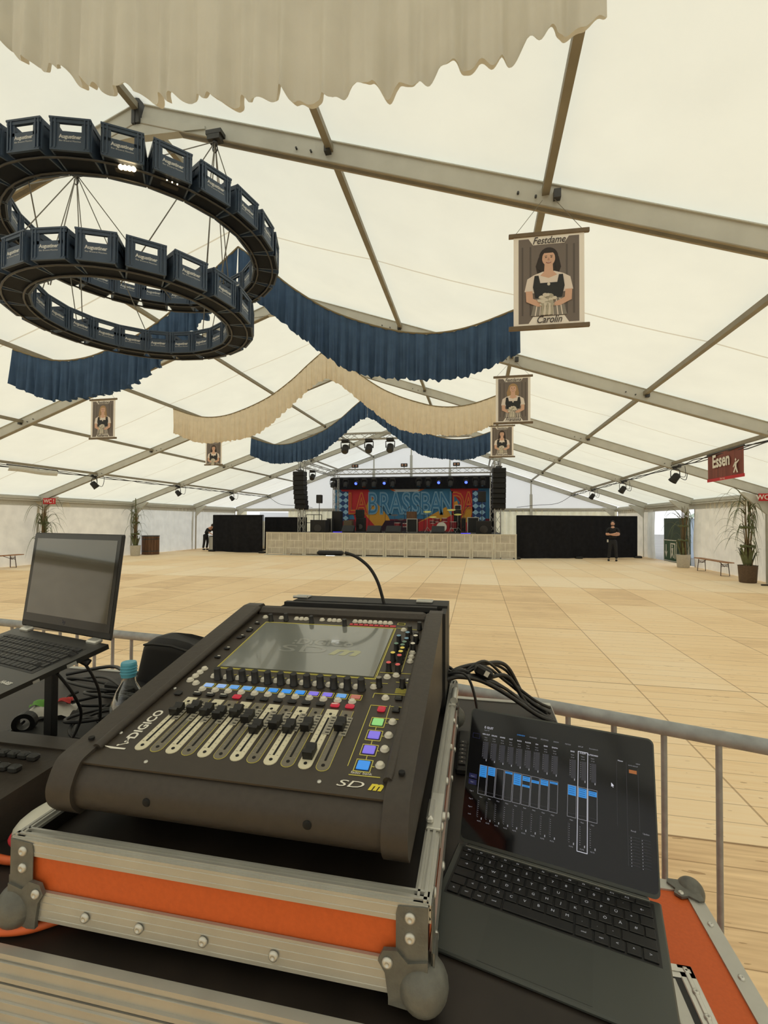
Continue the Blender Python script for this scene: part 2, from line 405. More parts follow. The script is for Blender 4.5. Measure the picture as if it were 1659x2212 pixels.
# roof sheeting, one object per bay side
for side in (-1, 1):
    for i in range(len(FY) - 1):
        y0, y1 = FY[i], FY[i + 1]
        def fr(u, v, side=side, y0=y0, y1=y1):
            x = HX * v * 1.012; y = y0 + (y1 - y0) * u
            return (side * x, y, ZR + .13 - SL * x - .05 * math.sin(PI * u) * (.35 + .65 * abs(math.sin(PI * v * 5))))
        g = G(); g.grid(fr, 10, 20)
        struct('ceiling', g, M['roof_far'] if i >= 7 else M['roof'], 'cream tent roof sheeting')

# frames: rafters, posts, knee plates; purlins; eaves beams
def rect_beam(g, p, q, h=.25, w=.11):
    g.use(M['alu_tent']).bar(p, q, w * .55, h)
    d = (Vector(q) - Vector(p)).normalized(); sd = Vector((0, 1, 0)); u = d.cross(sd).normalized()
    if u.z < 0 and abs(d.z) < .9: u = -u
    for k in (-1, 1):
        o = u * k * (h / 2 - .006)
        g.use(M['alu_dark'] if k < 0 else M['alu_tent']).bar(Vector(p) + o, Vector(q) + o, w, .012, up=u)  # one flange, the lower on rafters, takes a darker and browner tone
nt_ = 0
for fi, y in enumerate(FY):
    for side in (-1, 1):
        g = G(); zc = -.04
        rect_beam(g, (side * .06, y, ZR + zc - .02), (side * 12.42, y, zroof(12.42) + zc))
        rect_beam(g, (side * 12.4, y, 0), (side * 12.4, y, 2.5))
        # knee gusset and ridge collar
        g.use(M['alu_tent']).prism([(side * 12.3, 1.95), (side * 12.3, 2.45), (side * 11.7, 2.62), (side * 11.6, 2.6)], y - .04, y + .04, 'y')
        g.prism([(0, ZR - .34), (side * .95, ZR - .40), (side * .95, ZR - .36), (side * .3, ZR - .18), (0, ZR - .1)], y - .05, y + .05, 'y')
        g.use(M['steel_dark']).box((side * .03, y, ZR - .02), (.05, .16, .34))
        for k in range(1, 5):       # purlin shoes and bolts
            g.box((side * (2.5 * k + .03), y - .06, zroof(2.5 * k) - .04), (.07, .08, .09))
            for dx in (.18, .36): g.cyl((side * (2.5 * k - dx), y - .06, zroof(2.5 * k - dx) - .08), (side * (2.5 * k - dx), y - .02, zroof(2.5 * k - dx) - .08), .012, 8)
        struct('trim_%d' % (nt_ + 1), g, None, 'grey aluminium tent frame'); nt_ += 1
kx = {1: 2.55, 2: 4.92, 3: 7.5, 4: 9.87}
for k in range(1, 5):
    for side in (-1, 1):
        g = G(); x = kx[k] * side
        g.bar((x, YB, zroof(x) + .0), (x, YG, zroof(x) + .0), .075, .075)
        struct('trim_%d' % (nt_ + 1), g, M['purlin'], 'thin grey tent purlin'); nt_ += 1
g = G(); g.bar((0, YB, ZR + .02), (0, YG, ZR + .02), .08, .08); struct('trim_%d' % (nt_ + 1), g, M['purlin']); nt_ += 1
for side in (-1, 1):
    g = G(); x = side * 12.42
    g.bar((x, YB, ZE - .03), (x, YG, ZE - .03), .12, .08); g.bar((x - side * .02, YB, ZE - .11), (x - side * .02, YG, ZE - .11), .05, .05)
    struct('trim_%d' % (nt_ + 1), g, M['alu_tent'], 'grey eaves beam'); nt_ += 1
    g = G(); g.box((side * 12.5, (YB + YG) / 2, ZE - .13), (.02, YG - YB, .38)); struct('trim_%d' % (nt_ + 1), g, M['pelmet'], 'grey pelmet under the eaves'); nt_ += 1

# walls: hanging tarpaulins with soft folds
def hang(x0, y0, x1, y1, zt, name, m, amp=.03, freq=2.2, seed=0, zb=.0, sharp=0, label=None):
    rnd = random.Random(seed); Lg = math.hypot(x1 - x0, y1 - y0); nx, ny = -(y1 - y0) / Lg, (x1 - x0) / Lg
    ph = [rnd.random() * 6 for _ in range(6)]
    def fn(u, v):
        d = u * Lg; k = .5 + .5 * v
        w = math.sin(d * freq * 6.28 + ph[0] + .4 * math.sin(d * 1.3 + ph[1])) * amp * (.45 + .55 * (v if not sharp else 1))
        w += .05 * (1 - v) * math.sin(d * 1.7 + v * 3 + ph[2]) * math.sin(v * 3.1 + .2) + .03 * math.sin(d * .9 + v * 5 + ph[3])
        return (x0 + (x1 - x0) * u + nx * w, y0 + (y1 - y0) * u + ny * w, zb + (zt - zb) * v)
    g = G(); g.grid(fn, max(8, int(Lg * freq * 9)), 14)
    return struct(name, g, m, label)
wallm = ['wall', 'wall', 'wall', 'wall', 'wall', 'wall', 'wallw', 'wallw']
for i in range(len(FY) - 1):
    y0, y1 = FY[i] - .02, FY[i + 1] + .02
    hang(-12.52, y0, -12.52, y1, ZE - .12, 'wall_left', M[wallm[i]], .012 if i < 6 else .03, .9 if i < 6 else 3.0, seed=i, label='hanging tent wall sheet')
    if i == 6: continue                         # the open exit bay on the right is built below
    hang(12.52, y0, 12.52, y1, ZE - .12, 'wall_right', M['wall'], .045, 3.2, seed=20 + i, label='hanging pleated tent wall sheet')
# exit bay: open between y 20.5 and 24.9, curtain gathered at its far post
hang(12.5, 24.35, 12.5, 24.98, 2.35, 'wall_right', M['wallw'], .07, 5.5, seed=77, sharp=1, label='gathered white curtain at the exit')
g = G(); g.grid(lambda u, v: (-HX + 2 * HX * u, YB - .05, v * (ZE - .05)), 20, 2); struct('wall_back', g, M['wall'])
g = G(); g.add([(-HX, YB - .05, ZE - .05), (HX, YB - .05, ZE - .05), (0, YB - .05, ZR + .1)], [(0, 1, 2)]); struct('wall_back', g, M['gable'])
# gable behind the stage
g = G(); g.add([(-HX, YG + .06, ZE - .1), (HX, YG + .06, ZE - .1), (0, YG + .06, ZR + .12)], [(0, 1, 2)])
struct('wall_front', g, M['gable'], 'white gable sheet behind the stage')
hang(-8.6, YG + .1, 12.45, YG + .1, ZE - .12, 'wall_front', M['curtain'], .10, 2.6, seed=51, sharp=1, label='pleated curtain wall behind the stage')
hang(-12.45, YG + .1, -11.65, YG + .1, ZE - .12, 'wall_front', M['curtain'], .06, 2.3, seed=52, sharp=1)
hang(-11.65, YG + .1, -8.6, YG + .1, 1.7, 'wall_front', M['curtain'], .05, 2.3, seed=53, sharp=1)
g = G(); g.box((0, YG, ZE - .04), (2 * HX, .1, .1))
struct('trim_%d' % (nt_ + 1), g, M['alu_tent'], 'grey gable beam'); nt_ += 1
g = G(); g.box((0, YG + .02, ZE - .14), (2 * HX, .02, .12)); struct('trim_%d' % (nt_ + 1), g, M['pelmet']); nt_ += 1
for x in (-7.5, -2.5, 0, 2.5, 7.5):
    g = G(); zt = zroof(x) - .15
    g.bar((x, YG - .02, 0), (x, YG - .02, zt - .7), .16, .16, up=(0, 1, 0)); g.bar((x, YG - .02, zt - .75), (x, YG - .02, zt), .08, .08, up=(0, 1, 0))
    struct('trim_%d' % (nt_ + 1), g, M['alu_tent'], 'grey gable post'); nt_ += 1

# what shows outside the openings
t = thing('delivery_van', 'white van parked outside behind the left gable opening', 'van', (-10.2, 35, -.1))
g = G(); g.prism([(-2.4, .35), (2.2, .35), (2.5, .9), (2.1, 1.5), (1.4, 2.45), (-2.4, 2.5)], -.95, .95, 'y'); g.build('body', mat('van_paint', rgb(225, 228, 232), .3), t)
g = G(); g.box((1.3, -.97, 1.85), (.7, .02, .5)); g.box((-.6, -.97, 1.85), (1.6, .02, .5)); g.build('window', M['black_gloss'], t)
for x in (-1.5, 1.5):
    g = G(); g.cyl((x, -1.0, .36), (x, -.8, .36), .34, 18); g.build('wheel', M['rubber'], t)
t = thing('market_tent', 'pale blue-white tent wall standing outside the open exit', 'tent', (16.0, 24.2, -.1))
g = G(); g.grid(lambda u, v: (-.8 + .06 * math.sin(u * 30), -2.2 + 5 * u, 2.05 * v), 40, 4)
g.build('side_sheet', membrane('blue_white_sheet', (.62, .74, .92, 1), .2), t)
g = G(); g.prism([(-1.0, 2.1), (2.6, 2.1), (.8, 3.1)], -2.4, 3.0, 'y'); g.build('tent_roof', flat('green_grey_roof', 150, 168, 150), t)
g = G()
for p in ((-.75, -2.2), (-.75, 2.8), (2.3, -2.2), (2.3, 2.8)): g.cyl((p[0], p[1], 0), (p[0], p[1], 2.1), .03)
g.build('tent_pole', M['steel'], t)
t = thing('exit_banner_fence', 'dark green fence panel with white emergency exit pictogram outside the exit', 'fence', (12.95, 24.3, -.1), (0, 0, 0))
g = G(); g.box((0, -1.35, 1.03), (.05, 2.7, 2.0)); g.build('fence_panel', mat('dark_green_sheet', rgb(64, 78, 66), .7, noise=.25, nscale=1.5), t)
g = G(); g.box((-.04, -.78, .55), (.02, 1.45, .98)); g.build('sign_board', flat('exit_green', 46, 84, 56), t)
g = G(); g.use(M['white'])
for c, d in (((0, -.78, .08), (1.45, .04)), ((0, -.78, 1.02), (1.45, .04)), ((0, -.07, .55), (.04, .98)), ((0, -1.49, .55), (.04, .98))):
    g.box((-.055, c[1], c[2]), (.01, d[0], d[1]))
P = lambda pts: g.prism(pts, -.062, -.056, 'x')
P([(-.30, .82), (-.38, .82), (-.38, .45), (-.5, .52), (-.34, .22), (-.18, .52), (-.30, .45)])      # arrow down
P([(-.82, .2), (-.82, .9), (-1.36, .9), (-1.36, .2), (-1.28, .2), (-1.28, .84), (-.9, .84), (-.9, .2)])
P([(-.98, .78), (-1.05, .82), (-1.1, .75), (-1.03, .7)]); P([(-.95, .66), (-1.14, .7), (-1.12, .45), (-1.2, .24), (-1.13, .22), (-1.03, .4), (-.93, .24), (-.88, .28), (-1.0, .5)])
g.build('pictogram', None, t)
# ------------------------------------------------------------------ swags hung from the ridge
TOPC = [(0, 6.63), (.55, 6.2), (1.05, 5.78), (1.79, 5.30), (2.84, 4.90), (3.5, 4.80), (4.1, 4.86), (4.87, 5.10)]
BOTC = [(0, 5.78), (.4, 5.58), (1.2, 4.92), (2.1, 4.27), (3.1, 4.07), (4.0, 4.06), (4.9, 4.40)]
def swag(y, side, m, label, group, folds, amp, seed, TOPC=TOPC, BOTC=BOTC):
    rnd = random.Random(seed); ph = [rnd.random() * 6 for _ in range(8)]
    t = thing('fabric_swag', label, 'swag', (0, y, 0), group=group)
    hm = .022 if y < 5 else .012
    def fn(u, v):      # v: 0 top, 1 bottom
        s_ = u * 4.88
        z = smooth_interp(TOPC, s_) * (1 - v) + smooth_interp(BOTC, s_) * v
        w = math.sin(s_ * folds + ph[0] + 1.2 * math.sin(s_ * 2.1 + ph[1]) + v * .5 * math.sin(s_ * 5 + ph[2]))
        w = math.copysign(abs(w) ** .7, w) + .55 * math.sin(s_ * folds * 1.83 + ph[3] + v * .8) + .35 * math.sin(s_ * folds * .47 + ph[4]) + .3 * math.sin(s_ * folds * 3.1 + ph[5])
        yy = amp * w * (.25 + .9 * v)
        z += hm * v ** 6 * math.sin(s_ * folds * .5 + ph[5]) + hm * .7 * v ** 6 * math.sin(s_ * folds * 2.2 + ph[6])
        return (side * (s_ + .012 * v * math.sin(s_ * folds + ph[7])), yy, z)
    g = G(); g.grid(fn, 460, 12)
    # hem folded to the rear
    def hem(u, v):
        a = Vector(fn(u, 1)); return (a.x, a.y + .045 * v + .02 * v * math.sin(u * 60), a.z + .03 * v)
    g.grid(hem, 460, 1)
    g.build('cloth', m, t)
    g = G(); g.tube([(side * s_, 0, smooth_interp(TOPC, s_) + .012) for s_ in [i * 4.88 / 40 for i in range(41)]], .016, 6); g.build('edge_cord', M['cord'], t)
    return t
gS = 'cloth swags hung between ridge and purlins'
swag(2.59, 1, M['swag_white'], 'large off-white swag hanging nearest overhead, above the blue crate chandelier', gS, 24, .03, 1, [(x, z + .35) for x, z in TOPC], [(0, 6.0), (.5, 5.45), (.94, 5.05), (1.33, 4.80), (2.0, 4.50), (3.0, 4.28), (3.6, 4.235), (4.1, 4.25), (4.6, 4.33), (4.9, 4.42)])
swag(7.59, -1, M['swag_blue'], 'dark blue swag left of the ridge, partly behind the crate chandelier', gS, 32, .045, 2)
swag(7.59, 1, M['swag_blue'], 'dark blue swag right of the crate chandelier, ending at the largest portrait banner', gS, 30, .045, 3)
swag(12.59, -1, M['swag_beige'], 'beige swag on the left, ending above the small left portrait banner', gS, 40, .03, 4)
swag(12.59, 1, M['swag_beige'], 'beige swag on the right, ending at the middle right portrait banner', gS, 40, .03, 5)
swag(17.6, -1, M['swag_blue'], 'farthest blue swag on the left, above the hung line array', gS, 32, .045, 6)
swag(17.6, 1, M['swag_blue'], 'farthest blue swag on the right, ending at the smallest right portrait banner', gS, 32, .045, 7)

# ------------------------------------------------------------------ portrait banners
def ell(cx, cz, rx, rz, n=22, a0=0, a1=360): return [(cx + rx * math.cos(math.radians(a0 + (a1 - a0) * i / n)), cz + rz * math.sin(math.radians(a0 + (a1 - a0) * i / n))) for i in range(n + (0 if a1 - a0 == 360 else 1))]
pm = {k: flat('print_' + k, *v) for k, v in dict(bg=(116, 106, 100), bgd=(92, 84, 80), skin=(216, 174, 150), skind=(188, 142, 122), dress=(36, 38, 40), blouse=(232, 220, 210),
      flower=(216, 208, 192), flowerd=(176, 170, 152), skirt=(140, 134, 126), lips=(150, 66, 60), teeth=(232, 224, 214), hair0=(46, 36, 32), hair1=(170, 138, 98), hair2=(60, 46, 40), ink=(60, 50, 48)).items()}
def banner(x, y, zt, name, hair, label, w=.8, h=1.0, rot=0, long=False):
    t = thing('portrait_banner', label, 'banner', (x, y, zt), (0, 0, rot), 'portrait banners hung from the frames')
    g = G(); g.box((0, 0, -.5 * h), (.70 * w / .8, .006, h - .02)); g.build('poster', M['paper'], t)
    for z in (-.012, -h + .012):
        g = G(); g.box((0, 0, z), (w, .03, .045), bev=.004); g.build('hanging_slat', M['slat'], t)
    g = G(); e = [-.0036]; fig = [False]
    def sh(k, pts, fy=None):
        e[0] -= .0003; g.use(pm[k]); P_ = [(p[0] * 1.12, -.5 + (p[1] + .5) * 1.0 - .01) if (fig[0] and p[1] > -.865) else (p[0] * (1.12 if fig[0] else 1), p[1]) for p in pts]
        g.prism(P_, e[0], e[0] + .0003, 'y')
    s = w / .8
    W2, T_, B_ = .30 * s, -.055 * h, -.945 * h
    # background with the notched title plates
    sh('bg', [(-W2, T_), (-.2, T_), (-.155, -.125 * h), (.155, -.125 * h), (.2, T_), (W2, T_), (W2, B_), (.2, B_), (.155, -.875 * h), (-.155, -.875 * h), (-.2, B_), (-W2, B_)])
    for xx in (-.27, -.19, .17, .24): sh('bgd', [(xx, -.14), (xx + .018, -.14), (xx + .018, -.86), (xx, -.86)])
    fig[0] = True
    hk = hair
    bot = -.52 if long else -.42
    sh(hk, ell(0, -.25, .085, .10) ); sh(hk, [(-.088, -.25), (.088, -.25), (.11, bot + .06), (.09, bot), (.05, bot + .02), (-.05, bot + .02), (-.1, bot), (-.115, bot + .08)])
    sh('blouse', [(-.05, -.40), (.05, -.40), (.13, -.43), (.19, -.47), (.215, -.60), (.135, -.62), (-.135, -.62), (-.215, -.60), (-.19, -.47), (-.13, -.43)])
    sh('skin', [(-.035, -.30), (.035, -.30), (.04, -.40), (.075, -.44), (.0, -.47), (-.075, -.44), (-.04, -.40)])
    sh('skin', ell(0, -.265, .058, .078))
    sh(hk, ell(0, -.225, .066, .05, 12, 20, 160))
    for sx in (-1, 1):
        sh('ink', ell(sx * .024, -.255, .009, .005, 8)); sh('ink', ell(sx * .024, -.24, .013, .003, 8))
        sh(hk, [(sx * .055, -.24), (sx * .085, -.25), (sx * .10, bot + .05), (sx * .065, bot + .02), (sx * .062, -.33)])
    sh('skind', [(-.004, -.262), (.004, -.262), (.010, -.283), (-.010, -.283)])
    sh('lips', ell(0, -.305, .024, .011, 12, 180, 360) + [(.0, -.3)]); sh('teeth', ell(0, -.304, .018, .006, 10, 180, 360))
    sh('dress', [(-.125, -.44), (-.09, -.44), (-.075, -.52), (.075, -.52), (.09, -.44), (.125, -.44), (.14, -.56), (.115, -.68), (-.115, -.68), (-.14, -.56)])
    sh('flower', ell(0, -.535, .014, .016, 10))
    sh('skirt', [(-.12, -.68), (.12, -.68), (.16, -.87), (-.16, -.87)])
    for k in range(7): sh('blouse', [(-.10 + k * .032, -.69), (-.092 + k * .032, -.69), (-.115 + k * .04, -.87), (-.125 + k * .04, -.87)])
    for sx in (-1, 1):
        sh('skin', [(sx * .205, -.60), (sx * .145, -.60), (sx * .14, -.68), (sx * .05, -.73), (sx * .04, -.765), (sx * .1, -.765), (sx * .2, -.71)])
    rnd = random.Random(len(name))
    for k in range(34):
        a = rnd.random() * 6.28; r_ = .075 * math.sqrt(rnd.random())
        sh('flower' if k % 3 else 'flowerd', ell(-.01 + r_ * math.cos(a), -.70 + r_ * math.sin(a) * .85, .022, .018, 8))
    for k in range(5): sh('flower' if k % 2 else 'flowerd', [(-.06 + k * .02, -.74), (-.045 + k * .02, -.74), (-.05 + k * .022, -.86), (-.075 + k * .022, -.86)])
    g.build('portrait_print', None, t)
    g = G().use(pm['ink'])
    textinto(g, 'Festdame', .105, frame((0, -.0125, -.088 * h), (1, 0, 0), (0, 0, 1)), shear=.35, xs=.8, offset=.001)
    textinto(g, name, .105, frame((0, -.0125, -.915 * h), (1, 0, 0), (0, 0, 1)), shear=.35, xs=.8, offset=.001)
    g.build('lettering', None, t)
    g = G(); 
    for sx in (-1, 1): g.cyl((sx * w * .42, 0, 0), (sx * .06, 0, zroof(x) - .12 - zt), .003, 5)
    g.build('hanging_line', M['rope'], t)
banner(4.94, 5.0, 4.72, 'Carolin', 'hair0', 'largest portrait banner, lettered Festdame and Carolin, at upper right', rot=0.03)
banner(4.95, 10.0, 4.77, 'Franziska', 'hair1', 'middle portrait banner on the right, between the largest and the smallest one', rot=.0)
banner(4.98, 15.0, 4.75, 'Anna-Lena', 'hair2', 'smallest portrait banner on the right, above the right line array', long=True)
banner(-4.98, 10.0, 4.75, 'Katharina', 'hair1', 'left portrait banner hanging below the left blue swag', long=True)
banner(-4.98, 15.0, 4.56, 'Simone', 'hair2', 'small portrait banner on the left under the end of the beige swag', w=.72, h=.87)

# ------------------------------------------------------------------ crate chandelier
CW, CD, CH = .322, .30, .285         # width across, depth along the radius, height
def crate_mesh():
    g = G().use(M['crate']); w, d, h = CW / 2, CD / 2, CH; tk = .014
    for sy in (-1, 1):               # narrow faces with a hand hole
        y = sy * (d - tk / 2)
        g.box((0, y, .085), (2 * w, tk, .17)); g.box((0, y, h - .0225), (2 * w + .01, tk + .01, .045))
        for sx in (-1, 1): g.box((sx * (w - .035), y, .2), (.07, tk, .12))
        g.box((0, sy * (d + .002), h - .008), (2 * w + .016, .02, .016)); g.box((0, sy * d, .012), (2 * w, .012, .024))
    for sx in (-1, 1):
        x = sx * (w - tk / 2)
        g.box((x, 0, .085), (tk, 2 * d, .17)); g.box((x, 0, h - .0225), (tk + .01, 2 * d, .045))
        for sy in (-1, 0, 1): g.box((x, sy * (d - .06), .2), (tk, .12 if sy else .05, .12))
        for sy in (-1, 1):
            for k in (0, .03): g.box((sx * (w - .012 - k), sy * (d + .004), h / 2), (.012, .014, h - .03))
            g.box((sx * (w + .003), sy * (d - .02), h / 2), (.012, .02, h - .03))
    return g.mesh('crate_shell', M['crate'])
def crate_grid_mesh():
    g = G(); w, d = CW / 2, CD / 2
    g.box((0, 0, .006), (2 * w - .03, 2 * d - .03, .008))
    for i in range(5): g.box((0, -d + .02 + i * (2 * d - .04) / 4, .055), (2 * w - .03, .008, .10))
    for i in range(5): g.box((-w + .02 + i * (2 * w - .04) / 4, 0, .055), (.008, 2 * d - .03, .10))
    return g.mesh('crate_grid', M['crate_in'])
CM, CGM = crate_mesh(), crate_grid_mesh()
def crate_label_mesh(sy):
    g = G().use(M['lbl'])
    if True:
        T = frame((0, sy * (CD / 2 + .0015), .122), (1 if sy < 0 else -1, 0, 0), (0, 0, 1))
        textinto(g, 'Augustiner', .045, T, xs=.9, offset=.0016)
        T2 = frame((0, sy * (CD / 2 + .0015), .085), (1 if sy < 0 else -1, 0, 0), (0, 0, 1))
        textinto(g, 'Bier Brauerei München', .02, T2, xs=.95)
    return g.mesh('crate_lettering', None)
CLM = [crate_label_mesh(-1), crate_label_mesh(1)]
CC = Vector((.31, 4.81, 0)); CC2 = Vector((.37, 4.66, 0))
bottle_mesh = G().lathe([(.024, 0), (.027, .01), (.027, .13), (.012, .18), (.011, .215)], 8).mesh('bottle', M['glassdark'])
def crate(R, a, z, label, group):
    c_ = CC if R > 1.3 else CC2
    p = (c_.x + R * math.cos(a), c_.y + R * math.sin(a), z - CH)
    t = thing('beer_crate', label, 'crate', p, (0, 0, a + PI / 2), group)
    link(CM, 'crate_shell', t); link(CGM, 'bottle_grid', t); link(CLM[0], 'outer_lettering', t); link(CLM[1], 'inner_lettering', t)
    return t, p
names = {}
def compass(a):
    d = math.degrees(a) % 360
    return ['right side', 'far right side', 'far side', 'far left side', 'left side', 'near left side', 'near side', 'near right side'][int((d + 22.5) // 45) % 8]
R1, Z1, N1, R2, Z2, N2 = 1.41, 5.17, 24, 1.13, 4.29, 20
for (R, Z, N, off, nm) in ((R1, Z1, N1, -72.3, 'upper'), (R2, Z2, N2, -65.5, 'lower')):
    for i in range(N):
        a = math.radians(off + i * 360 / N)
        k = (nm, compass(a)); names[k] = names.get(k, 0) + 1; o = names[k]
        seq = ['first', 'second', 'third', 'fourth', 'fifth'][o - 1]
        lab = '%s blue beer crate on the %s of the %s ring of the chandelier' % (seq, compass(a), nm)
        if nm == 'upper' and i == 1: lab = 'blue beer crate with the lit floodlight inside, on the near side of the upper ring'
        t, p = crate(R, a, Z, lab, 'beer crates of the %s ring' % nm)
        if nm == 'upper' and i in (1, 2):
            # floodlight standing in the crate
            f = thing('floodlight', 'lit floodlight inside a beer crate of the upper ring' if i == 1 else 'dimmer floodlight in the crate right of the brightest one', 'light', (p[0], p[1], p[2] - .01), (0, 0, a + PI / 2))
            g = G(); g.box((.0, .0, .03), (.16, .06, .05), bev=.008); g.build('housing', M['black'], f)
            g = G()
            if i == 1:
                for q in range(4): g.sphere((-.02 + q * .034, -.085 - .005 * q, -.012), .021, 10, 6)
            else:
                for q in range(3): g.sphere((-.04 + q * .045, -.095, -.006), .006, 8, 5)
            g.build('lamp', M['lamp_warm'], f)
# suspension
t = thing('chandelier_rigging', 'ring frame and steel ropes carrying the beer crate chandelier', 'rigging', (CC.x, CC.y, 0))
for R, Z in ((R1, Z1), (R2, Z2)):
    for dr in (-.09, .09):
        g = G(); o_ = (CC2 - CC) if R < 1.3 else Vector((0, 0, 0)); g.tube([(o_.x + (R + dr) * math.cos(q * PI / 24), o_.y + (R + dr) * math.sin(q * PI / 24), Z - CH - .012) for q in range(48)], .011, 6, closed=True); g.build('ring_tube', M['steel_dark'], t)
hubs = [Vector((1.12, 5.0, 6.28)) - CC, Vector((-.84, 5.0, 6.16)) - CC]
for h_, angs in ((hubs[0], (-70, -25, 20, 75)), (hubs[1], (110, 160, 205, 250))):
    g = G()
    for a in angs:
        a = math.radians(a); g.cyl(h_, (R1 * math.cos(a) * .92, R1 * math.sin(a) * .92, Z1 - CH), .006, 6)
        g.cyl(h_, (R2 * math.cos(a + .15) * .92, R2 * math.sin(a + .15) * .92, Z2 - CH + .02), .006, 6)
    g.build('steel_rope', M['rope'], t)
    g = G(); g.box((h_.x, h_.y, h_.z + .03), (.16, .1, .06)); g.box((h_.x, h_.y + .02, h_.z + .09), (.2, .14, .05)); g.sphere((h_.x, h_.y, h_.z - .02), .035); g.tube([(h_.x + .03 * math.cos(q), h_.y, h_.z - .09 + .045 * math.sin(q)) for q in [i * PI / 6 for i in range(12)]], .008, 5, closed=True); g.build('beam_clamp', M['steel_dark'], t)
g = G()
for a in (-100, -10, 80, 170):
    a = math.radians(a); g.cyl((R1 * math.cos(a) * .9, R1 * math.sin(a) * .9, Z1 - CH), (R2 * math.cos(a) * .95, R2 * math.sin(a) * .95, Z2 - CH), .006, 6)
g.build('lower_ring_rope', M['rope'], t)

# ------------------------------------------------------------------ floodlights and cables along the fourth purlins
def spotlight(x, y, z, label, side):
    t = thing('spotlight', label, 'light', (x, y, z), (0, 0, 0), 'spotlights under the cable runs')
    g = G(); g.tube([(-.12, 0, -.2), (-.12, 0, -.02), (-.08, 0, .02), (.08, 0, .02), (.12, 0, -.02), (.12, 0, -.2)], .012, 6); g.build('yoke', M['black'], t)
    T = Matrix.Translation((0, 0, -.22)) @ Matrix.Rotation(side * .5, 4, 'Y') @ Matrix.Rotation(.5, 4, 'X')
    g = G(); g.lathe([(.06, .13), (.1, .1), (.11, -.08), (.12, -.14), (.1, -.13)], 18, T); g.build('housing', M['black'], t)
    g = G(); g.box((0, 0, .06), (.08, .1, .1)); g.build('clamp', M['steel_dark'], t)
    g = G(); g.tube(spline([(.1, 0, -.2), (.3, .05, -.28), (.34, .1, 0), (.2, .2, .14)]), .01, 5); g.tube(spline([(.05, 0, -.15), (.22, -.1, -.2), (.2, -.15, .1)]), .008, 5); g.build('cable_loop', M['cable'], t)
wh_ = ['nearest', 'second nearest', 'third nearest', 'farthest']
for i, y in enumerate((15.09, 20.09, 25.09)):
    spotlight(9.9, y - .1, zroof(9.9) - .2, '%s black spotlight under the right roof slope' % ['nearest', 'middle', 'farthest'][i], 1)
    spotlight(-9.9, y - .1, zroof(9.9) - .2, '%s black spotlight under the left roof slope' % ['nearest', 'middle', 'farthest'][i], -1)
for side in (-1, 1):
    g = G(); rnd = random.Random(3 + side); x = side * 9.87; z = zroof(9.87) - .05
    for q in range(3):
        pts = []
        for k in range(66):
            y = 7 + k * (30 - 7) / 65
            pts.append((x + .03 * math.sin(k * 1.3 + q * 2), y, z - .02 - .05 * abs(math.sin(k * .5 + q)) - .02 * q))
        g.tube(pts, .012, 5)
    g.tube(spline([(x, 29.9, z - .05), (side * 9.0, 29.8, z - .55), (side * 7.7, 29.7, 2.75), (side * 6.6, 29.6, 2.62)]), .014, 5)
    tag(g.build('cable_run', M['cable']), 'black cable bundle strung under the %s roof slope' % ('right' if side > 0 else 'left'), 'cable', 'cable bundles under the roof')
# banner Essen, rolled banner, WC signs
t = thing('hanging_sign', 'dark red hanging banner lettered Essen below the right roof slope', 'sign', (9.85, 12.12, 3.40))
g = G().use(mat('essen_cloth', rgb(122, 66, 56), .7, noise=.3, nscale=3, stretch=(1, 6, .3)))
g.grid(lambda u, v: (.01 * math.sin(u * 9), -.8 + 1.6 * u, -.66 + .66 * v), 16, 6)
g.use(M['redsign']).box((0, 0, -.64), (.02, 1.62, .07)); g.build('cloth', None, t)
g = G().use(M['white']); T = frame((-.025, .12, -.22), (0, -1, 0), (0, 0, 1)); textinto(g, 'Essen', .42, T, xs=.85, offset=.012)
def Pq(pts): g.prism([(-p[0], p[1]) for p in pts], -.03, -.026, 'x')
Pq([(.5, -.28), (.53, -.24), (.56, -.28), (.53, -.31)]); Pq([(.5, -.32), (.56, -.32), (.56, -.44), (.62, -.56), (.58, -.57), (.53, -.47), (.47, -.56), (.43, -.55), (.5, -.44)])
Pq([(.5, -.33), (.42, -.42), (.44, -.44), (.52, -.37)]); Pq([(.56, -.33), (.66, -.28), (.66, -.31), (.56, -.37)])
textinto(g, 'Hier lang', .06, frame((-.025, .05, -.64), (0, -1, 0), (0, 0, 1)))
g.build('lettering', None, t)
g = G(); g.cyl((0, -.82, .0), (0, .82, .0), .018); g.build('top_rod', M['steel_dark'], t)
t = thing('rolled_banner', 'rolled pale grey banner hanging from the left roof slope', 'banner', (-9.85, 12.5, 3.38))
g = G(); g.grid(lambda u, v: (.04 * math.sin(v * 3.1), -.85 + 1.7 * u, -.17 + .18 * v + .012 * math.sin(u * 7) - .01 * u), 16, 6); g.build('cloth', M['pelmet'], t)
g = G(); g.cyl((0, -.88, .02), (0, .88, .02), .018); g.build('rod', M['steel_dark'], t)
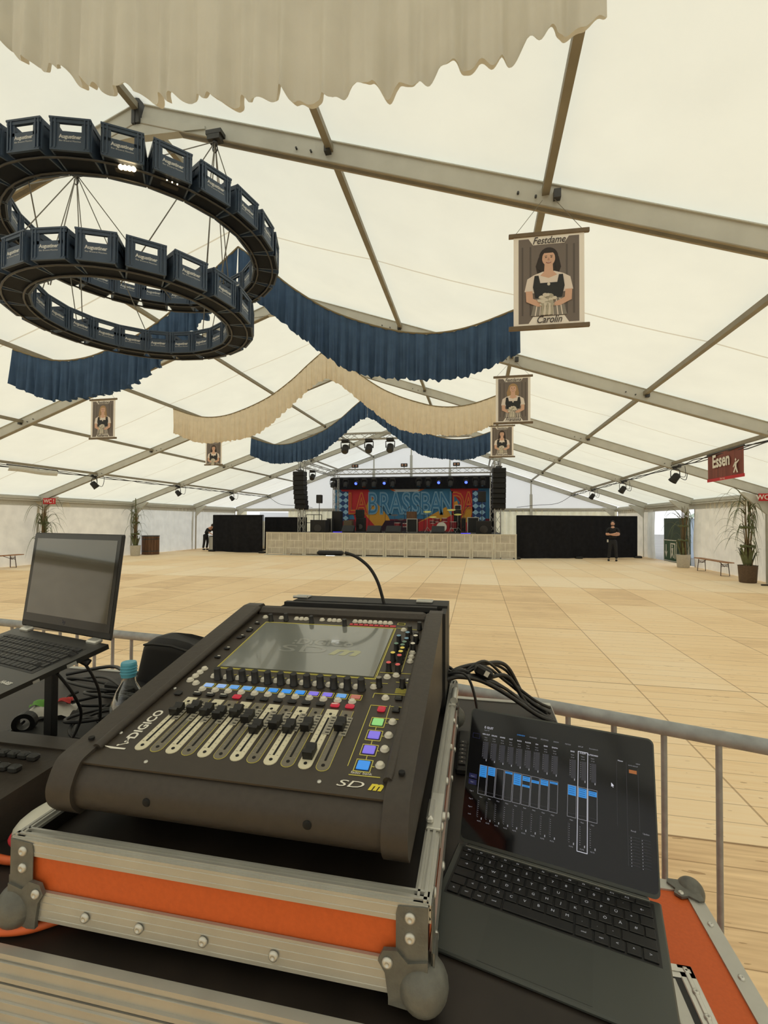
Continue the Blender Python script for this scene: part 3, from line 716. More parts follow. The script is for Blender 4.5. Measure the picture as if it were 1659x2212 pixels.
# ------------------------------------------------------------------ beer benches, barrel, plants
def bench(x, y, label):
    t = thing('beer_bench', label, 'bench', (x, y, 0), (0, 0, 0), 'folding beer benches by the walls')
    g = G(); g.box((0, 0, .455), (.26, 2.2, .028), bev=.006); g.build('seat_board', M['wood'], t)
    for sy in (-1, 1):
        g = G(); y0 = sy * .78
        g.tube([(-.1, y0, .43), (-.13, y0 + sy * .03, .012), (.13, y0 + sy * .03, .012), (.1, y0, .43)], .013, 6)
        g.cyl((-.115, y0, .3), (.115, y0, .36), .01, 6); g.cyl((-.115, y0, .36), (.115, y0, .3), .01, 6); g.cyl((-.11, y0, .38), (.11, y0, .38), .01, 6)
        g.cyl((0, y0, .3), (0, y0 - sy * .35, .44), .01, 6)
        g.build('folding_leg', flat('brown_leg_%d' % (sy + (2 if x > 0 else 5)), 66, 46, 38), t)
bench(12.08, 17.75, 'wooden beer bench against the right tent wall')
bench(-12.0, 12.9, 'wooden beer bench at the left wall, cut by the left picture edge')
t = thing('wooden_barrel_bin', 'dark wooden slatted bin beside the second left post', 'bin', (-11.95, 20.75, 0))
g = G()
for k in range(18):
    a = 2 * PI * k / 18; T = Matrix.Rotation(a, 4, 'Z'); g.box((.39, 0, .46), (.025, .125, .9), T)
g.build('staves', M['barrelwood'], t)
g = G()
for z in (.15, .75): g.lathe([(.41, z), (.412, z + .05)], 24, None, True, False)
g.lathe([(.42, .9), (.42, .95), (.3, .95)], 24); g.build('hoops', M['steel_dark'], t)
def leaf(g, p, a, L, drop, w=.03, z0=.5):
    n = 9; vs = []
    for i in range(n + 1):
        s_ = i / n; x = L * s_ * (1 - .15 * s_); z = z0 * L * math.sin(min(1, s_ * 1.15) * PI * .5) * 1.3 - drop * s_ ** 2.6
        ww = w * (1 - s_ ** 2) * .5 + .002
        c = Vector(p) + Vector((math.cos(a) * x, math.sin(a) * x, z)); sd = Vector((-math.sin(a), math.cos(a), 0)) * ww
        vs += [c - sd, c + Vector((0, 0, -.006)), c + sd]
    g.add(vs, [(i * 3 + k, i * 3 + k + 1, i * 3 + k + 4, i * 3 + k + 3) for i in range(n) for k in (0, 1)], True)
def plant(x, y, label, seed, pot, zs=(.9, 2.45), dens=1.0, h=2.4, px=.0):
    rnd = random.Random(seed); t = thing('reed_plant', label, 'plant', (x, y, 0), (0, 0, 0), 'tall reed bundles tied to the tent posts')
    g = G(); g.lathe([(.19, 0), (.21, .02), (.24, .48), (.25, .5), (.22, .5), (.21, .46)], 22); g.build('pot', M[pot], t)
    g = G()
    for k in range(16):
        a = rnd.random() * 6.28; r = .12 * rnd.random(); sw = rnd.uniform(-.08, .08)
        g.tube([(r * math.cos(a), r * math.sin(a), .42), (r * .5 * math.cos(a) + sw * .4, r * math.sin(a) * .6, 1.2), (r * 1.5 * math.cos(a) + sw, r * math.sin(a), h - rnd.random() * .5)], [.016, .013, .005], 6)
    g.build('stalks', M['stalk'], t)
    g = G()
    for k in range(int(46 * dens)):
        z = rnd.uniform(*zs); a = rnd.random() * 6.28; leaf(g, (.08 * math.cos(a), .08 * math.sin(a), z), a, rnd.uniform(.45, .95) * (.35 if math.cos(a) * x > 4 else 1), rnd.uniform(.35, 1.0), rnd.uniform(.025, .045), rnd.uniform(.2, .6))
    for k in range(int(26 * dens)):
        a = rnd.random() * 6.28; leaf(g, (.1 * math.cos(a), .1 * math.sin(a), .5), a, rnd.uniform(.15, .3), .05, .05, 1.6)
    g.build('leaves', M['leaf'], t)
    g = G()
    for z in (1.05, 1.6):
        g.tube([(.15 * math.cos(q * PI / 8), .15 * math.sin(q * PI / 8), z + .02 * math.sin(q * 2)) for q in range(16)], .035, 6, closed=True)
    g.build('grass_tie', M['leaf'], t)
plant(11.9, 15.3, 'tall reed plant in a brown pot near the right picture edge', 3, 'pot', (1.0, 2.5), 1.3, 2.6)
plant(12.0, 19.85, 'reed plant in a white pot beside the open exit', 4, 'potw', (.9, 2.0), .6)
plant(-12.0, 19.75, 'reed plant in a white pot beside the wooden bin', 5, 'potw', (1.0, 2.4), .8)
plant(-12.0, 14.85, 'reed plant behind the left laptop, under the WC sign', 6, 'pot', (.9, 2.2), 1.0)
t = thing('wall_panel', 'narrow cream board standing at the right picture edge', 'panel', (12.15, 14.35, 0))
g = G(); g.box((0, 0, 1.1), (.05, .7, 2.2), bev=.01); g.build('board', mat('cream_board', rgb(214, 204, 176), .6, noise=.04), t)
g = G(); g.box((0, .3, .02), (.5, .05, .04)); g.box((0, -.3, .02), (.5, .05, .04)); g.build('foot', M['steel_dark'], t)
# ------------------------------------------------------------------ stage
def at(x, y, Y):      # the point seen at photo pixel x, y in the vertical plane at depth Y
    d = FW + RT * ((x - 829.5) / FPX) + UP * ((1106 - y) / FPX)
    return CAM + d * (Y / d.y)
SZ = 1.12
for px0, px1, py0, py1, lab in ((92, 118, 1076, 1089, 'small red WC sign on the left tent post'), (1640, 1672, 1066, 1082, 'small red WC sign on the right tent post')):
    a, b_ = at(px0, py0, 14.9), at(px1, py1, 14.9); w, h = b_.x - a.x, a.z - b_.z
    t = thing('toilet_sign', lab, 'sign', ((a.x + b_.x) / 2, 14.93, (a.z + b_.z) / 2), group='red WC signs')
    g = G(); g.box((0, 0, 0), (w, .02, h)); g.build('board', M['redsign'], t)
    g = G().use(M['white']); textinto(g, 'WC ' + ('!' if px0 < 500 else 'V'), h * .9, frame((0, -.013, -.005), (1, 0, 0), (0, 0, 1)), offset=.003); g.build('lettering', None, t)
t = thing('stage_platform', 'black stage deck behind the stone patterned barrier row', 'stage', (0, 26, 0))
g = G(); g.box((.1, 0, SZ - .05), (10.6, 7.6, .1)); g.build('deck', M['black'], t)
g = G()
for x in (-5.1, -2.5, .1, 2.7, 5.3):
    for y in (-3.6, 0, 3.6): g.cyl((x, y, 0), (x, y, SZ - .1), .03, 8)
g.build('deck_leg', M['steel'], t)
# barrier row in front, printed with a stone block pattern
bm_ = bpy.data.materials.new('stone_block_print'); bm_.use_nodes = True
nt = bm_.node_tree; b = nt.nodes['Principled BSDF']; tcn = nt.nodes.new('ShaderNodeTexCoord')
sp = nt.nodes.new('ShaderNodeSeparateXYZ'); cb = nt.nodes.new('ShaderNodeCombineXYZ'); nt.links.new(tcn.outputs['Object'], sp.inputs[0])
nt.links.new(sp.outputs['X'], cb.inputs[0]); nt.links.new(sp.outputs['Z'], cb.inputs[1])
br = nt.nodes.new('ShaderNodeTexBrick'); nt.links.new(cb.outputs[0], br.inputs['Vector'])
br.inputs['Scale'].default_value = 1; br.inputs['Brick Width'].default_value = .42; br.inputs['Row Height'].default_value = .37; br.inputs['Mortar Size'].default_value = .014
br.inputs['Color1'].default_value = rgb(196, 188, 172); br.inputs['Color2'].default_value = rgb(182, 174, 160); br.inputs['Mortar'].default_value = rgb(222, 216, 202)
nz = nt.nodes.new('ShaderNodeTexNoise'); nz.inputs['Scale'].default_value = 3; nz.inputs['Detail'].default_value = 6; nt.links.new(tcn.outputs['Object'], nz.inputs['Vector'])
mxn = nt.nodes.new('ShaderNodeMixRGB'); mxn.blend_type = 'OVERLAY'; mxn.inputs[0].default_value = .5
nt.links.new(br.outputs[0], mxn.inputs[1]); nt.links.new(nz.outputs[0], mxn.inputs[2]); nt.links.new(mxn.outputs[0], b.inputs['Base Color']); b.inputs['Roughness'].default_value = .35
BW = 12.33 / 12
proto = thing('stage_barrier', '', 'barrier', (-6.33 + BW / 2, 22.1, 0), (0, 0, 0), 'barrier panels in front of the stage')
g = G(); g.box((0, 0, .6), (BW - .16, .02, 1.04)); g.build('panel', bm_, proto)
g = G()
for sx in (-1, 1): g.box((sx * (BW / 2 - .05), -.005, .58), (.085, .05, 1.14))
g.box((0, 0, 1.135), (BW, .06, .035)); g.build('frame', mat('barrier_frame', rgb(206, 199, 182), .4, .1, noise=.06), proto)
g = G(); g.box((0, -.1, .012), (BW - .01, .3, .02)); g.build('foot_plate', M['pelmet'], proto)
ordn = ['first', 'second', 'third', 'fourth', 'fifth', 'sixth']
for i in range(12):
    lab = '%s stone patterned barrier panel %s of the stage front' % (ordn[i] if i < 6 else ordn[11 - i], 'from the left end' if i < 6 else 'from the right end')
    if i == 0: proto['label'] = lab
    else: dup(proto, (-6.33 + BW * (i + .5), 22.1, 0), (0, 0, 0), lab)
# black curtains on stands
def curtain(p, q, h, label, seed, bow=.0):
    rnd = random.Random(seed); p = Vector(p); q = Vector(q); Lg = (q - p).length; n = Vector((-(q - p).y, (q - p).x, 0)).normalized()
    t = thing('black_curtain', label, 'curtain', p, group='black side curtains beside the stage')
    def fn(u, v):
        w = .025 * math.sin(u * Lg * 9 + seed) + .02 * math.sin(u * Lg * 3.7 + seed * 2)
        return (q - p) * u + n * (w * (.4 + v)) + Vector((0, 0, .03 + (h - .03) * (1 - v) + .02 * math.sin(u * Lg * 2.1) * (1 - v) - .05 * bow * math.sin(PI * u) * v))
    g = G(); g.grid(fn, int(Lg * 14), 6); g.build('cloth', M['black_cloth'], t)
    for u in ((0, 1) if Lg < 4 else (0, .5, 1)):
        g = G(); c = (q - p) * u + n * .06; g.cyl(c, c + Vector((0, 0, h)), .02, 8); g.box((c.x, c.y - .12, .05), (.32, .3, .1), bev=.02); g.build('stand', M['black'], t)
    g = G(); g.cyl(n * .04 + Vector((0, 0, h)), (q - p) + n * .04 + Vector((0, 0, h)), .02, 8); g.build('crossbar', M['black'], t)
curtain((6.05, 22.45, 0), (11.9, 24.7, 0), 2.02, 'long black curtain on stands right of the stage, behind the standing person', 1, .3)
curtain((-10.25, 23.6, 0), (-6.95, 23.0, 0), 2.02, 'black curtain on stands left of the stage, in front of the bending person', 2, .6)
curtain((-7.9, 25.2, 0), (-5.35, 25.2, 0), 1.92, 'black curtain behind the left end of the stage barrier row', 5)

def truss(g, p, q, s=.29, n=None, tri=False):
    p = Vector(p); q = Vector(q); d = q - p; L_ = d.length; d.normalize()
    a = d.cross(Vector((0, 0, 1)));
    if a.length < .1: a = Vector((1, 0, 0))
    a.normalize(); b_ = a.cross(d); n = n or max(2, int(L_ / (s * 1.5)))
    cs = [(a * i + b_ * k) * s / 2 for i, k in ((-1, -1), (1, -1), (1, 1), (-1, 1))]
    for c in cs: g.cyl(p + c, q + c, .025, 6)
    for j in range(4):
        c0, c1 = cs[j], cs[(j + 1) % 4]
        for i in range(n):
            u, w = p + d * L_ * i / n, p + d * L_ * (i + 1) / n
            g.cyl((u + c0) if i % 2 else (u + c1), (w + c1) if i % 2 else (w + c0), .011, 4)
tru = mat('truss_aluminium', rgb(176, 174, 168), .4, .5, noise=.1)
t = thing('stage_roof_truss', 'silver lighting truss frame over the stage carrying the lamps', 'truss', (0, 0, 0))
YT, YF = 27.3, 23.5
for nm, p, q in (('back_truss', (-4.5, YT, 4.72), (5.15, YT, 4.70)), ('side_truss', (-5.0, YF, 4.78), (-4.4, YT, 4.62)), ('side_truss', (5.25, YF, 4.78), (5.1, YT, 4.62)),
                 ('front_tower', (-4.97, YF, SZ), (-4.97, YF, 4.9)), ('front_tower', (5.2, YF, SZ), (5.2, YF, 4.9)), ('rear_tower', (-4.25, YT, SZ), (-4.25, YT, 4.5)), ('rear_tower', (5.1, YT, SZ), (5.1, YT, 4.5))):
    g = G(); truss(g, p, q); g.build(nm, tru, t)
g = G(); g.cyl((-4.5, YT - .2, 4.32), (5.15, YT - .2, 4.32), .03, 8); g.build('lamp_bar', M['steel_dark'], t)
t = thing('front_light_truss', 'silver truss high in front of the stage seen between the far blue swags', 'truss', (0, 20.2, 5.53))
g = G(); truss(g, (-3.4, 0, 0), (3.9, 0, 0), .26); g.build('truss_beam', tru, t)
g = G(); 
for x in (-3.0, 3.4): g.cyl((x, 0, .1), (x, 0, zroof(x) - .2 - 5.53 + .1), .01, 6)
g.build('hanging_cable', M['rope'], t)
def stage_light(x, y, z, label, tilt, lit=None, s=1.0, grp='lamps on the stage truss', back=0):
    t = thing('stage_light', label, 'light', (x, y, z), (0, 0, 0), grp)
    g = G(); g.box((0, 0, -.06 * s), (.26 * s, .18 * s, .1 * s), bev=.02); g.tube([(-.15 * s, 0, -.34 * s), (-.16 * s, 0, -.12 * s), (.16 * s, 0, -.12 * s), (.15 * s, 0, -.34 * s)], .022 * s, 6); g.build('yoke', M['black'], t)
    T = Matrix.Translation((0, 0, -.34 * s)) @ Matrix.Rotation(tilt, 4, 'X')
    g = G(); g.lathe([(.07 * s, .14 * s), (.12 * s, .1 * s), (.13 * s, -.12 * s), (.105 * s, -.17 * s)], 16, T); g.build('head', M['black'], t)
    g = G(); g.lathe([(.001, -.172 * s), (.1 * s, -.172 * s)], 16, T, False, False)
    g.build('lens', M[lit] if lit else M['black_gloss'], t); return t
hl = [(719, 0), (747, 0), (770, 1), (787, 0), (808, 0), (831, 1), (848, 0), (905, 0), (925, 0), (948, 1), (973, 0), (1007, 1), (1027, 0), (1043, 0)]
nb = 0
for i, (px, lit) in enumerate(hl):
    p = at(px, 1035, YT - .2)
    nb += lit
    if lit: lab = '%s blue lit lamp from the left on the stage truss' % ['first', 'second', 'third', 'fourth'][nb - 1]
    else: lab = 'dark moving head lamp hanging %s' % ['at the left tower of the stage truss', 'left of the first blue lamp', '', 'just right of the first blue lamp', 'just left of the second blue lamp', '', 'just right of the second blue lamp', 'left of the pair in the middle of the stage truss', 'just left of the third blue lamp', '', 'between the third and fourth blue lamps', '', 'just right of the fourth blue lamp', 'at the right end of the stage truss'][i]
    stage_light(p.x, YT - .22, 4.30, lab, -1.15 if lit else -.25, 'spot_blue' if lit else None, .8 if lit else 1.05)
for i, (px, w) in enumerate(((746, 'left'), (797, 'middle'), (843, 'right'))):
    p = at(px, 948, 20.1); stage_light(p.x, 20.1, 5.40, '%s of the three black spotlights hanging in the gap between the far blue swags' % w, -.6, None, 1.25, 'spotlights on the front truss')
p = at(675, 1015, 24.5); stage_light(p.x, 24.5, 4.55, 'black spotlight on the side truss right of the left line array', -.8, None, 1.1, 'lamps on the stage truss')
for px, w in ((767, 'left'), (873, 'middle'), (986, 'right')):
    p = at(px, 1007, YT)
    t = thing('blinder_light', '%s of the three twin lamps standing on top of the stage truss' % w, 'light', (p.x, YT, 4.87), group='twin lamps on the truss')
    g = G(); g.cyl((0, 0, 0), (0, 0, .12), .02, 6); g.box((0, 0, .2), (.4, .12, .2), bev=.02); g.build('housing', M['black'], t)
    g = G()
    for sx in (-1, 1): g.cyl((sx * .095, -.062, .2), (sx * .095, -.068, .2), .06, 12)
    g.build('lens', flat('dull_lens_' + w, 190, 150, 130, .2), t)
def line_array(x0, ztop, side, label):
    t = thing('line_array_speaker', label, 'loudspeaker', (x0, YF - .35, ztop), group='line arrays beside the stage')
    g = G(); g.box((0, 0, .06), (.3, .4, .04)); g.cyl((0, 0, .06), (0, .1, .35), .015, 6); g.build('flying_frame', M['steel_dark'], t)
    for k in range(8):
        a = -.025 * k; z = -.125 - k * .248
        T = Matrix.Translation((0, .006 * k * k, z)) @ Matrix.Rotation(a, 4, 'X') @ Matrix.Rotation(side * .12, 4, 'Z')
        g = G(); g.box((0, 0, 0), (.62, .42, .236), T, bev=.012); g.build('cabinet', M['black'], t)
        g = G(); g.box((0, -.215, 0), (.56, .01, .2), T); g.build('grille', mat('speaker_grille', rgb(22, 22, 23), .8) if 'grille' not in M else M['grille'], t); 
        M.setdefault('grille', g and bpy.data.materials['speaker_grille'])
line_array(-4.95, 4.33, -1, 'hanging black line array left of the stage')
line_array(5.25, 4.33, 1, 'hanging black line array right of the stage')

# backdrop
t = thing('stage_backdrop', 'colourful painted backdrop with large outlined letters LABRASSBANDA', 'backdrop', (.12, 28.6, 0))
bw, z0, z1 = 4.83, 1.45, 3.80
g = G()
bk = {k: flat('paint_' + k, *v, rough=.8) for k, v in dict(blue=(62, 120, 160), dblue=(44, 70, 120), red=(186, 48, 54), yellow=(214, 156, 60), lblue=(150, 190, 215), orange=(210, 110, 60), white=(214, 216, 220), dark=(56, 30, 46), maroon=(120, 40, 52)).items()}
lay = [0]
def pt(k, pts):
    lay[0] -= .002; g.use(bk[k]); g.prism([(-bw + 2 * bw * a, z0 + (z1 - z0) * b_ if b_ > 0 else SZ + .01) for a, b_ in pts], lay[0], lay[0] + .0015, 'y')
pt('blue', [(0, 0), (1, 0), (1, 1), (0, 1)])
pt('maroon', [(0, 0), (1, 0), (1, .2), (0, .16)])
pt('red', [(.03, 1), (.22, 1), (.26, .75), (.2, .2), (.14, .1), (.10, .7)])
pt('red', [(.75, 1), (.93, 1), (.95, 0), (.6, 0), (.82, .6)])
pt('yellow', [(.17, .1), (.24, .8), (.36, .25), (.38, .06), (.2, .0)])
pt('red', [(.13, 0), (.3, 0), (.2, .32)])
pt('yellow', [(.55, .08), (.8, .66), (.82, .4), (.66, .05)]); pt('yellow', [(.82, .1), (.86, .6), (.9, .5), (.88, .1)])
pt('dark', [(.3, 0), (.5, 0), (.48, .14), (.34, .14)]); pt('red', [(.52, 0), (.72, 0), (.66, .26), (.56, .1)])
pt('white', [(.36, 1), (.6, 1), (.56, .9), (.40, .9)]); pt('orange', [(.36, 1), (.39, .92), (.41, .93), (.38, 1)]); pt('orange', [(.58, 1), (.55, .92), (.57, .92), (.61, 1)])
for (xa, n) in ((.035, 5), (.075, 5), (.955, 4), (.915, 5)):
    pt('dblue', [(xa - .02, .12), (xa + .02, .12), (xa + .02, .92), (xa - .02, .92)])
    for k in range(n): c = .2 + k * .16; pt('lblue', [(xa - .02, c), (xa, c + .07), (xa + .02, c), (xa, c - .07)])
g.build('painted_cloth', None, t)
g = G(); word = 'LABRASSBANDA'; xs = [.118, .182, .257, .336, .410, .477, .541, .602, .668, .734, .802, .872]
cols = ['orange', 'yellow', 'blue', 'blue', 'blue', 'blue', 'blue', 'blue', 'blue', 'blue', 'orange', 'yellow']
for ch, xa, c in zip(word, xs, cols):
    x_ = -bw + 2 * bw * xa; zc = 2.78
    for off, k, d in ((.075, 'lblue' if c == 'blue' else 'orange', .030), (.045, 'blue' if c == 'blue' else 'red', .034), (.02, 'lblue' if c == 'blue' else 'yellow', .038), (-.012, c if c == 'blue' else 'red', .042)):
        g.use(bk[k]); textinto(g, ch, 1.85, frame((x_, -d - .02, zc), (1, 0, 0), (0, 0, 1)), xs=.62, offset=off)
g.build('painted_letters', None, t)
t = thing('black_stage_border', 'black cloth border above and beside the painted backdrop', 'curtain', (.12, 28.5, 0))
g = G(); g.grid(lambda u, v: (-bw - .1 + (2 * bw + .2) * u, -.12 + .03 * math.sin(u * 90), 3.72 + .78 * v), 120, 2); g.build('top_border', M['black_cloth'], t)
g = G(); g.grid(lambda u, v: (bw + .02 + .35 * u, -.12 + .03 * math.sin(u * 20), SZ + 3 * v), 10, 2); g.build('side_border', M['black_cloth'], t)

# equipment on stage
def px_x(px, Y): return at(px, 1130, Y).x
def sbox(name, label, cat, px0, px1, pytop, Y, dep=.5, m='black', group=None, zb=SZ, parts=None):
    a, b_ = at(px0, pytop, Y), at(px1, pytop, Y); x = (a.x + b_.x) / 2; w = b_.x - a.x; h = a.z - zb
    t = thing(name, label, cat, (x, Y + dep / 2, zb), group=group)
    g = G(); g.box((0, 0, h / 2), (w, dep, h), bev=.015); g.build('cabinet', M[m], t)
    if parts: parts(t, w, h, dep)
    return t, w, h
def grille(m='rubber'):
    def f(t, w, h, d):
        g = G(); g.box((0, -d / 2 - .004, h / 2), (w * .86, .01, h * .82)); g.build('grille', M[m], t)
    return f
def spk_cones(t, w, h, d):
    g = G(); g.box((0, -d / 2 - .004, h / 2), (w * .86, .01, h * .82)); g.build('grille', M['rubber'], t)
    g = G(); g.cyl((0, -d / 2 - .008, h * .35), (0, -d / 2 - .016, h * .35), min(w, h) * .3, 18); g.build('cone', M['black_gloss'], t)
def case_edges(t, w, h, d):
    g = G()
    for sx in (-1, 1): g.box((sx * w / 2, -d / 2, h / 2), (.04, .04, h + .02))
    for z in (0, h): g.box((0, -d / 2, z), (w, .04, .04))
    g.build('edging', M['alu'], t)
sbox('subwoofer', 'black subwoofer at the left stage edge under the small pole speaker', 'loudspeaker', 670, 703, 1123, 23.0, .6, parts=spk_cones)
a = at(690, 1078, 23.3)
t = thing('pole_speaker', 'small black speaker on a pole above the left subwoofer', 'loudspeaker', (a.x, 23.3, at(690, 1123, 23.0).z))
g = G(); g.cyl((0, 0, 0), (0, 0, a.z - t.location.z), .018, 8); g.build('pole', M['black'], t)
g = G(); g.box((0, 0, a.z - t.location.z), (.28, .25, .44), bev=.02); g.build('cabinet', M['black'], t)
sbox('equipment_rack', 'small silver edged rack case beside the left subwoofer', 'case', 706, 716, 1120, 24.0, .5, parts=case_edges)
sbox('monitor_desk_case', 'tall black case at the left foot of the backdrop', 'case', 717, 735, 1104, 24.6, .5)
sbox('stage_chair', 'yellowish covered stool behind a black floor wedge at stage left', 'stool', 742, 760, 1124, 26.2, .4, 'orange' if False else 'slat')
def wedge(px, Y, w, label):
    x = px_x(px, Y); t = thing('monitor_wedge', label, 'loudspeaker', (x, Y, SZ), (0, 0, 0), 'floor monitor wedges along the stage front')
    g = G(); g.prism([(-.2, 0), (.25, 0), (.25, .36), (.12, .38), (-.2, .08)], -w / 2, w / 2, 'x'); g.build('cabinet', M['black'], t)
    g = G(); g.add([(-w * .42, -.205, .09), (w * .42, -.205, .09), (w * .42, .112, .385), (-w * .42, .112, .385)], [(0, 1, 2, 3)]); g.build('grille', M['rubber'], t)
wedge(752, 23.0, .62, 'leftmost black floor wedge, in front of the yellowish stool')
wedge(808, 22.9, .7, 'black floor wedge left of the stage centre')
wedge(850, 22.9, .75, 'black floor wedge in front of the brown amplifier')
wedge(946, 22.9, .62, 'black floor wedge in front of the drum kit')
sbox('guitar_cabinet', 'black guitar cabinet carrying a small amplifier at stage left', 'amplifier', 769, 787, 1118, 26.5, .45, parts=spk_cones)
sbox('small_amplifier', 'small dark amplifier standing on the black guitar cabinet', 'amplifier', 768, 784, 1101, 26.5, .4, zb=at(780, 1118, 26.5).z, parts=grille())
sbox('flight_case', 'white edged black flight case under the brown combo amplifier', 'case', 879, 901, 1121, 25.5, .6, parts=case_edges)
sbox('combo_amplifier', 'brown combo amplifier on the white edged flight case', 'amplifier', 878, 899, 1105, 25.5, .35, 'barrelwood', zb=at(880, 1121, 25.5).z, parts=grille('barrelwood'))
sbox('bass_cabinet', 'tall black bass cabinet stack right of the drum kit', 'amplifier', 980, 995, 1101, 26.9, .5, parts=spk_cones)
sbox('bass_amplifier', 'silver fronted amplifier head on top of the bass cabinet', 'amplifier', 982, 996, 1091, 26.9, .4, 'pelmet', zb=at(985, 1101, 26.9).z, parts=grille())
sbox('yellow_speaker', 'yellowish speaker box beside the bass stack', 'loudspeaker', 996, 1006, 1118, 26.2, .4, 'barrelwood', parts=spk_cones)
sbox('rack_case', 'silver framed rack case near the right end of the stage', 'case', 1010, 1034, 1118, 25.0, .5, parts=case_edges)
sbox('side_subwoofer', 'wide black subwoofer at the right end of the stage', 'loudspeaker', 1028, 1062, 1125, 23.4, .6, parts=spk_cones)
a = at(1041, 1073, 25.2)
t = thing('pole_speaker', 'black speaker on a pole in front of the right end of the backdrop', 'loudspeaker', (a.x, 25.2, SZ))
g = G(); g.cyl((0, 0, 0), (0, 0, a.z - SZ), .018, 8)
for k in range(3): g.cyl((0, 0, .5), (.4 * math.cos(k * 2.09), .4 * math.sin(k * 2.09), 0), .012, 6)
g.build('tripod', M['black'], t)
g = G(); g.box((0, 0, a.z - SZ), (.42, .35, .55), bev=.02); g.build('cabinet', M['black'], t)
# drum kit
dx = px_x(955, 26.0)
t = thing('drum_kit', 'red drum kit with cymbals right of the stage centre', 'drums', (dx, 26.0, SZ))
dr = flat('drum_red', 130, 34, 44, .3)
def drum(c, r, h, axis='Z', nm='drum'):
    T = Matrix.Translation(Vector(c)) @ (Matrix.Rotation(PI / 2, 4, 'X') if axis == 'Y' else Matrix.Identity(4))
    g = G(); g.use(dr).lathe([(r, 0), (r, h)], 24, T, True, False); g.use(M['chrome']).lathe([(r * 1.03, -.01), (r * 1.03, .02)], 24, T, True, False); g.lathe([(r * 1.03, h - .02), (r * 1.03, h + .01)], 24, T, True, False)
    g.use(M['white']).lathe([(.001, h), (r, h)], 24, T, False, False); g.lathe([(.001, 0), (r, 0)], 24, T, False, False); g.build(nm, None, t)
drum((0, 0, .30), .28, .4, 'Y', 'bass_drum'); drum((-.28, .1, .58), .15, .2, nm='tom'); drum((.12, .1, .60), .16, .2, nm='tom'); drum((.6, .25, .22), .2, .38, nm='floor_tom'); drum((-.55, .25, .5), .17, .14, nm='snare_drum')
for (cx_, cy_, cz_, r_) in ((-.85, .2, 1.15, .23), (-.5, -.1, .85, .2), (.5, 0, 1.25, .24), (.85, .3, 1.0, .22)):
    g = G().use(M['yline']); g.lathe([(.01, .025), (.03, .02), (r_, 0)], 22, Matrix.Translation((cx_, cy_, cz_)) @ Matrix.Rotation(.25, 4, 'X'), True, False)
    g.use(M['chrome']).cyl((cx_, cy_, .0), (cx_, cy_, cz_ + .03), .01, 6)
    for k in range(3): g.cyl((cx_, cy_, .3), (cx_ + .25 * math.cos(k * 2.09), cy_ + .25 * math.sin(k * 2.09), 0), .008, 5)
    g.build('cymbal', None, t)
t = thing('percussion_set', 'small percussion set with cymbals left of the brown amplifier', 'drums', (px_x(862, 25.6), 25.6, SZ))
for (cx_, cz_, r_) in ((-.25, .95, .2), (.1, .72, .18)):
    g = G().use(M['steel_dark']); g.lathe([(.01, .02), (r_, 0)], 18, Matrix.Translation((cx_, 0, cz_)) @ Matrix.Rotation(.3, 4, 'X'), True, False)
    g.cyl((cx_, 0, 0), (cx_, 0, cz_ + .03), .01, 6)
    g.build('cymbal', None, t)
drum((-.1, .1, .3), .19, .22, nm='drum'); drum((.35, .0, .3), .15, .2, nm='drum')
def mic(px, Y, h, boom, label):
    t = thing('microphone_stand', label, 'stand', (px_x(px, Y), Y, SZ), (0, 0, 0), 'microphone stands across the stage')
    g = G(); g.cyl((0, 0, 0), (0, 0, h), .012, 6); g.cyl((0, 0, h), (boom, -.1, h + .25), .009, 6)
    for k in range(3): g.cyl((0, 0, .18), (.3 * math.cos(k * 2.09 + .5), .3 * math.sin(k * 2.09 + .5), 0), .009, 5)
    g.build('stand_tube', M['black'], t)
    g = G(); g.cyl((boom, -.1, h + .25), (boom * 1.2, -.14, h + .29), .025, 8); g.build('microphone', M['steel_dark'], t)
mic(797, 25.6, 1.2, .25, 'microphone stand left of the percussion set'); mic(832, 25.0, 1.15, -.2, 'microphone stand just left of the stage centre')
mic(874, 24.6, 1.1, .25, 'microphone stand in front of the brown amplifier'); mic(916, 25.0, 1.2, -.3, 'microphone stand left of the drum kit'); mic(1002, 25.2, 1.15, .2, 'microphone stand beside the bass stack')
t = thing('handrail', 'black stage handrail at the left stage edge', 'railing', (px_x(678, 24.5), 24.5, SZ))
g = G()
for x in (-.45, -.0, .45): g.cyl((x, 0, 0), (x, 0, .95), .02, 6)
for z in (.5, .95): g.cyl((-.45, 0, z), (.45, 0, z), .02, 6)
g.build('rail', M['black'], t)
for px, w in ((729, 'left'), (811, 'middle'), (1006, 'right')):
    t = thing('blue_light_strip', '%s blue glowing light bar on the stage floor edge' % w, 'light', (px_x(px, 22.75), 22.75, SZ), group='blue light bars on the stage floor')
    g = G(); g.box((0, 0, .02), (.5, .1, .04)); g.build('housing', M['black'], t); g = G(); g.box((0, 0, .045), (.46, .07, .012)); g.build('lamp', M['floor_blue'], t)

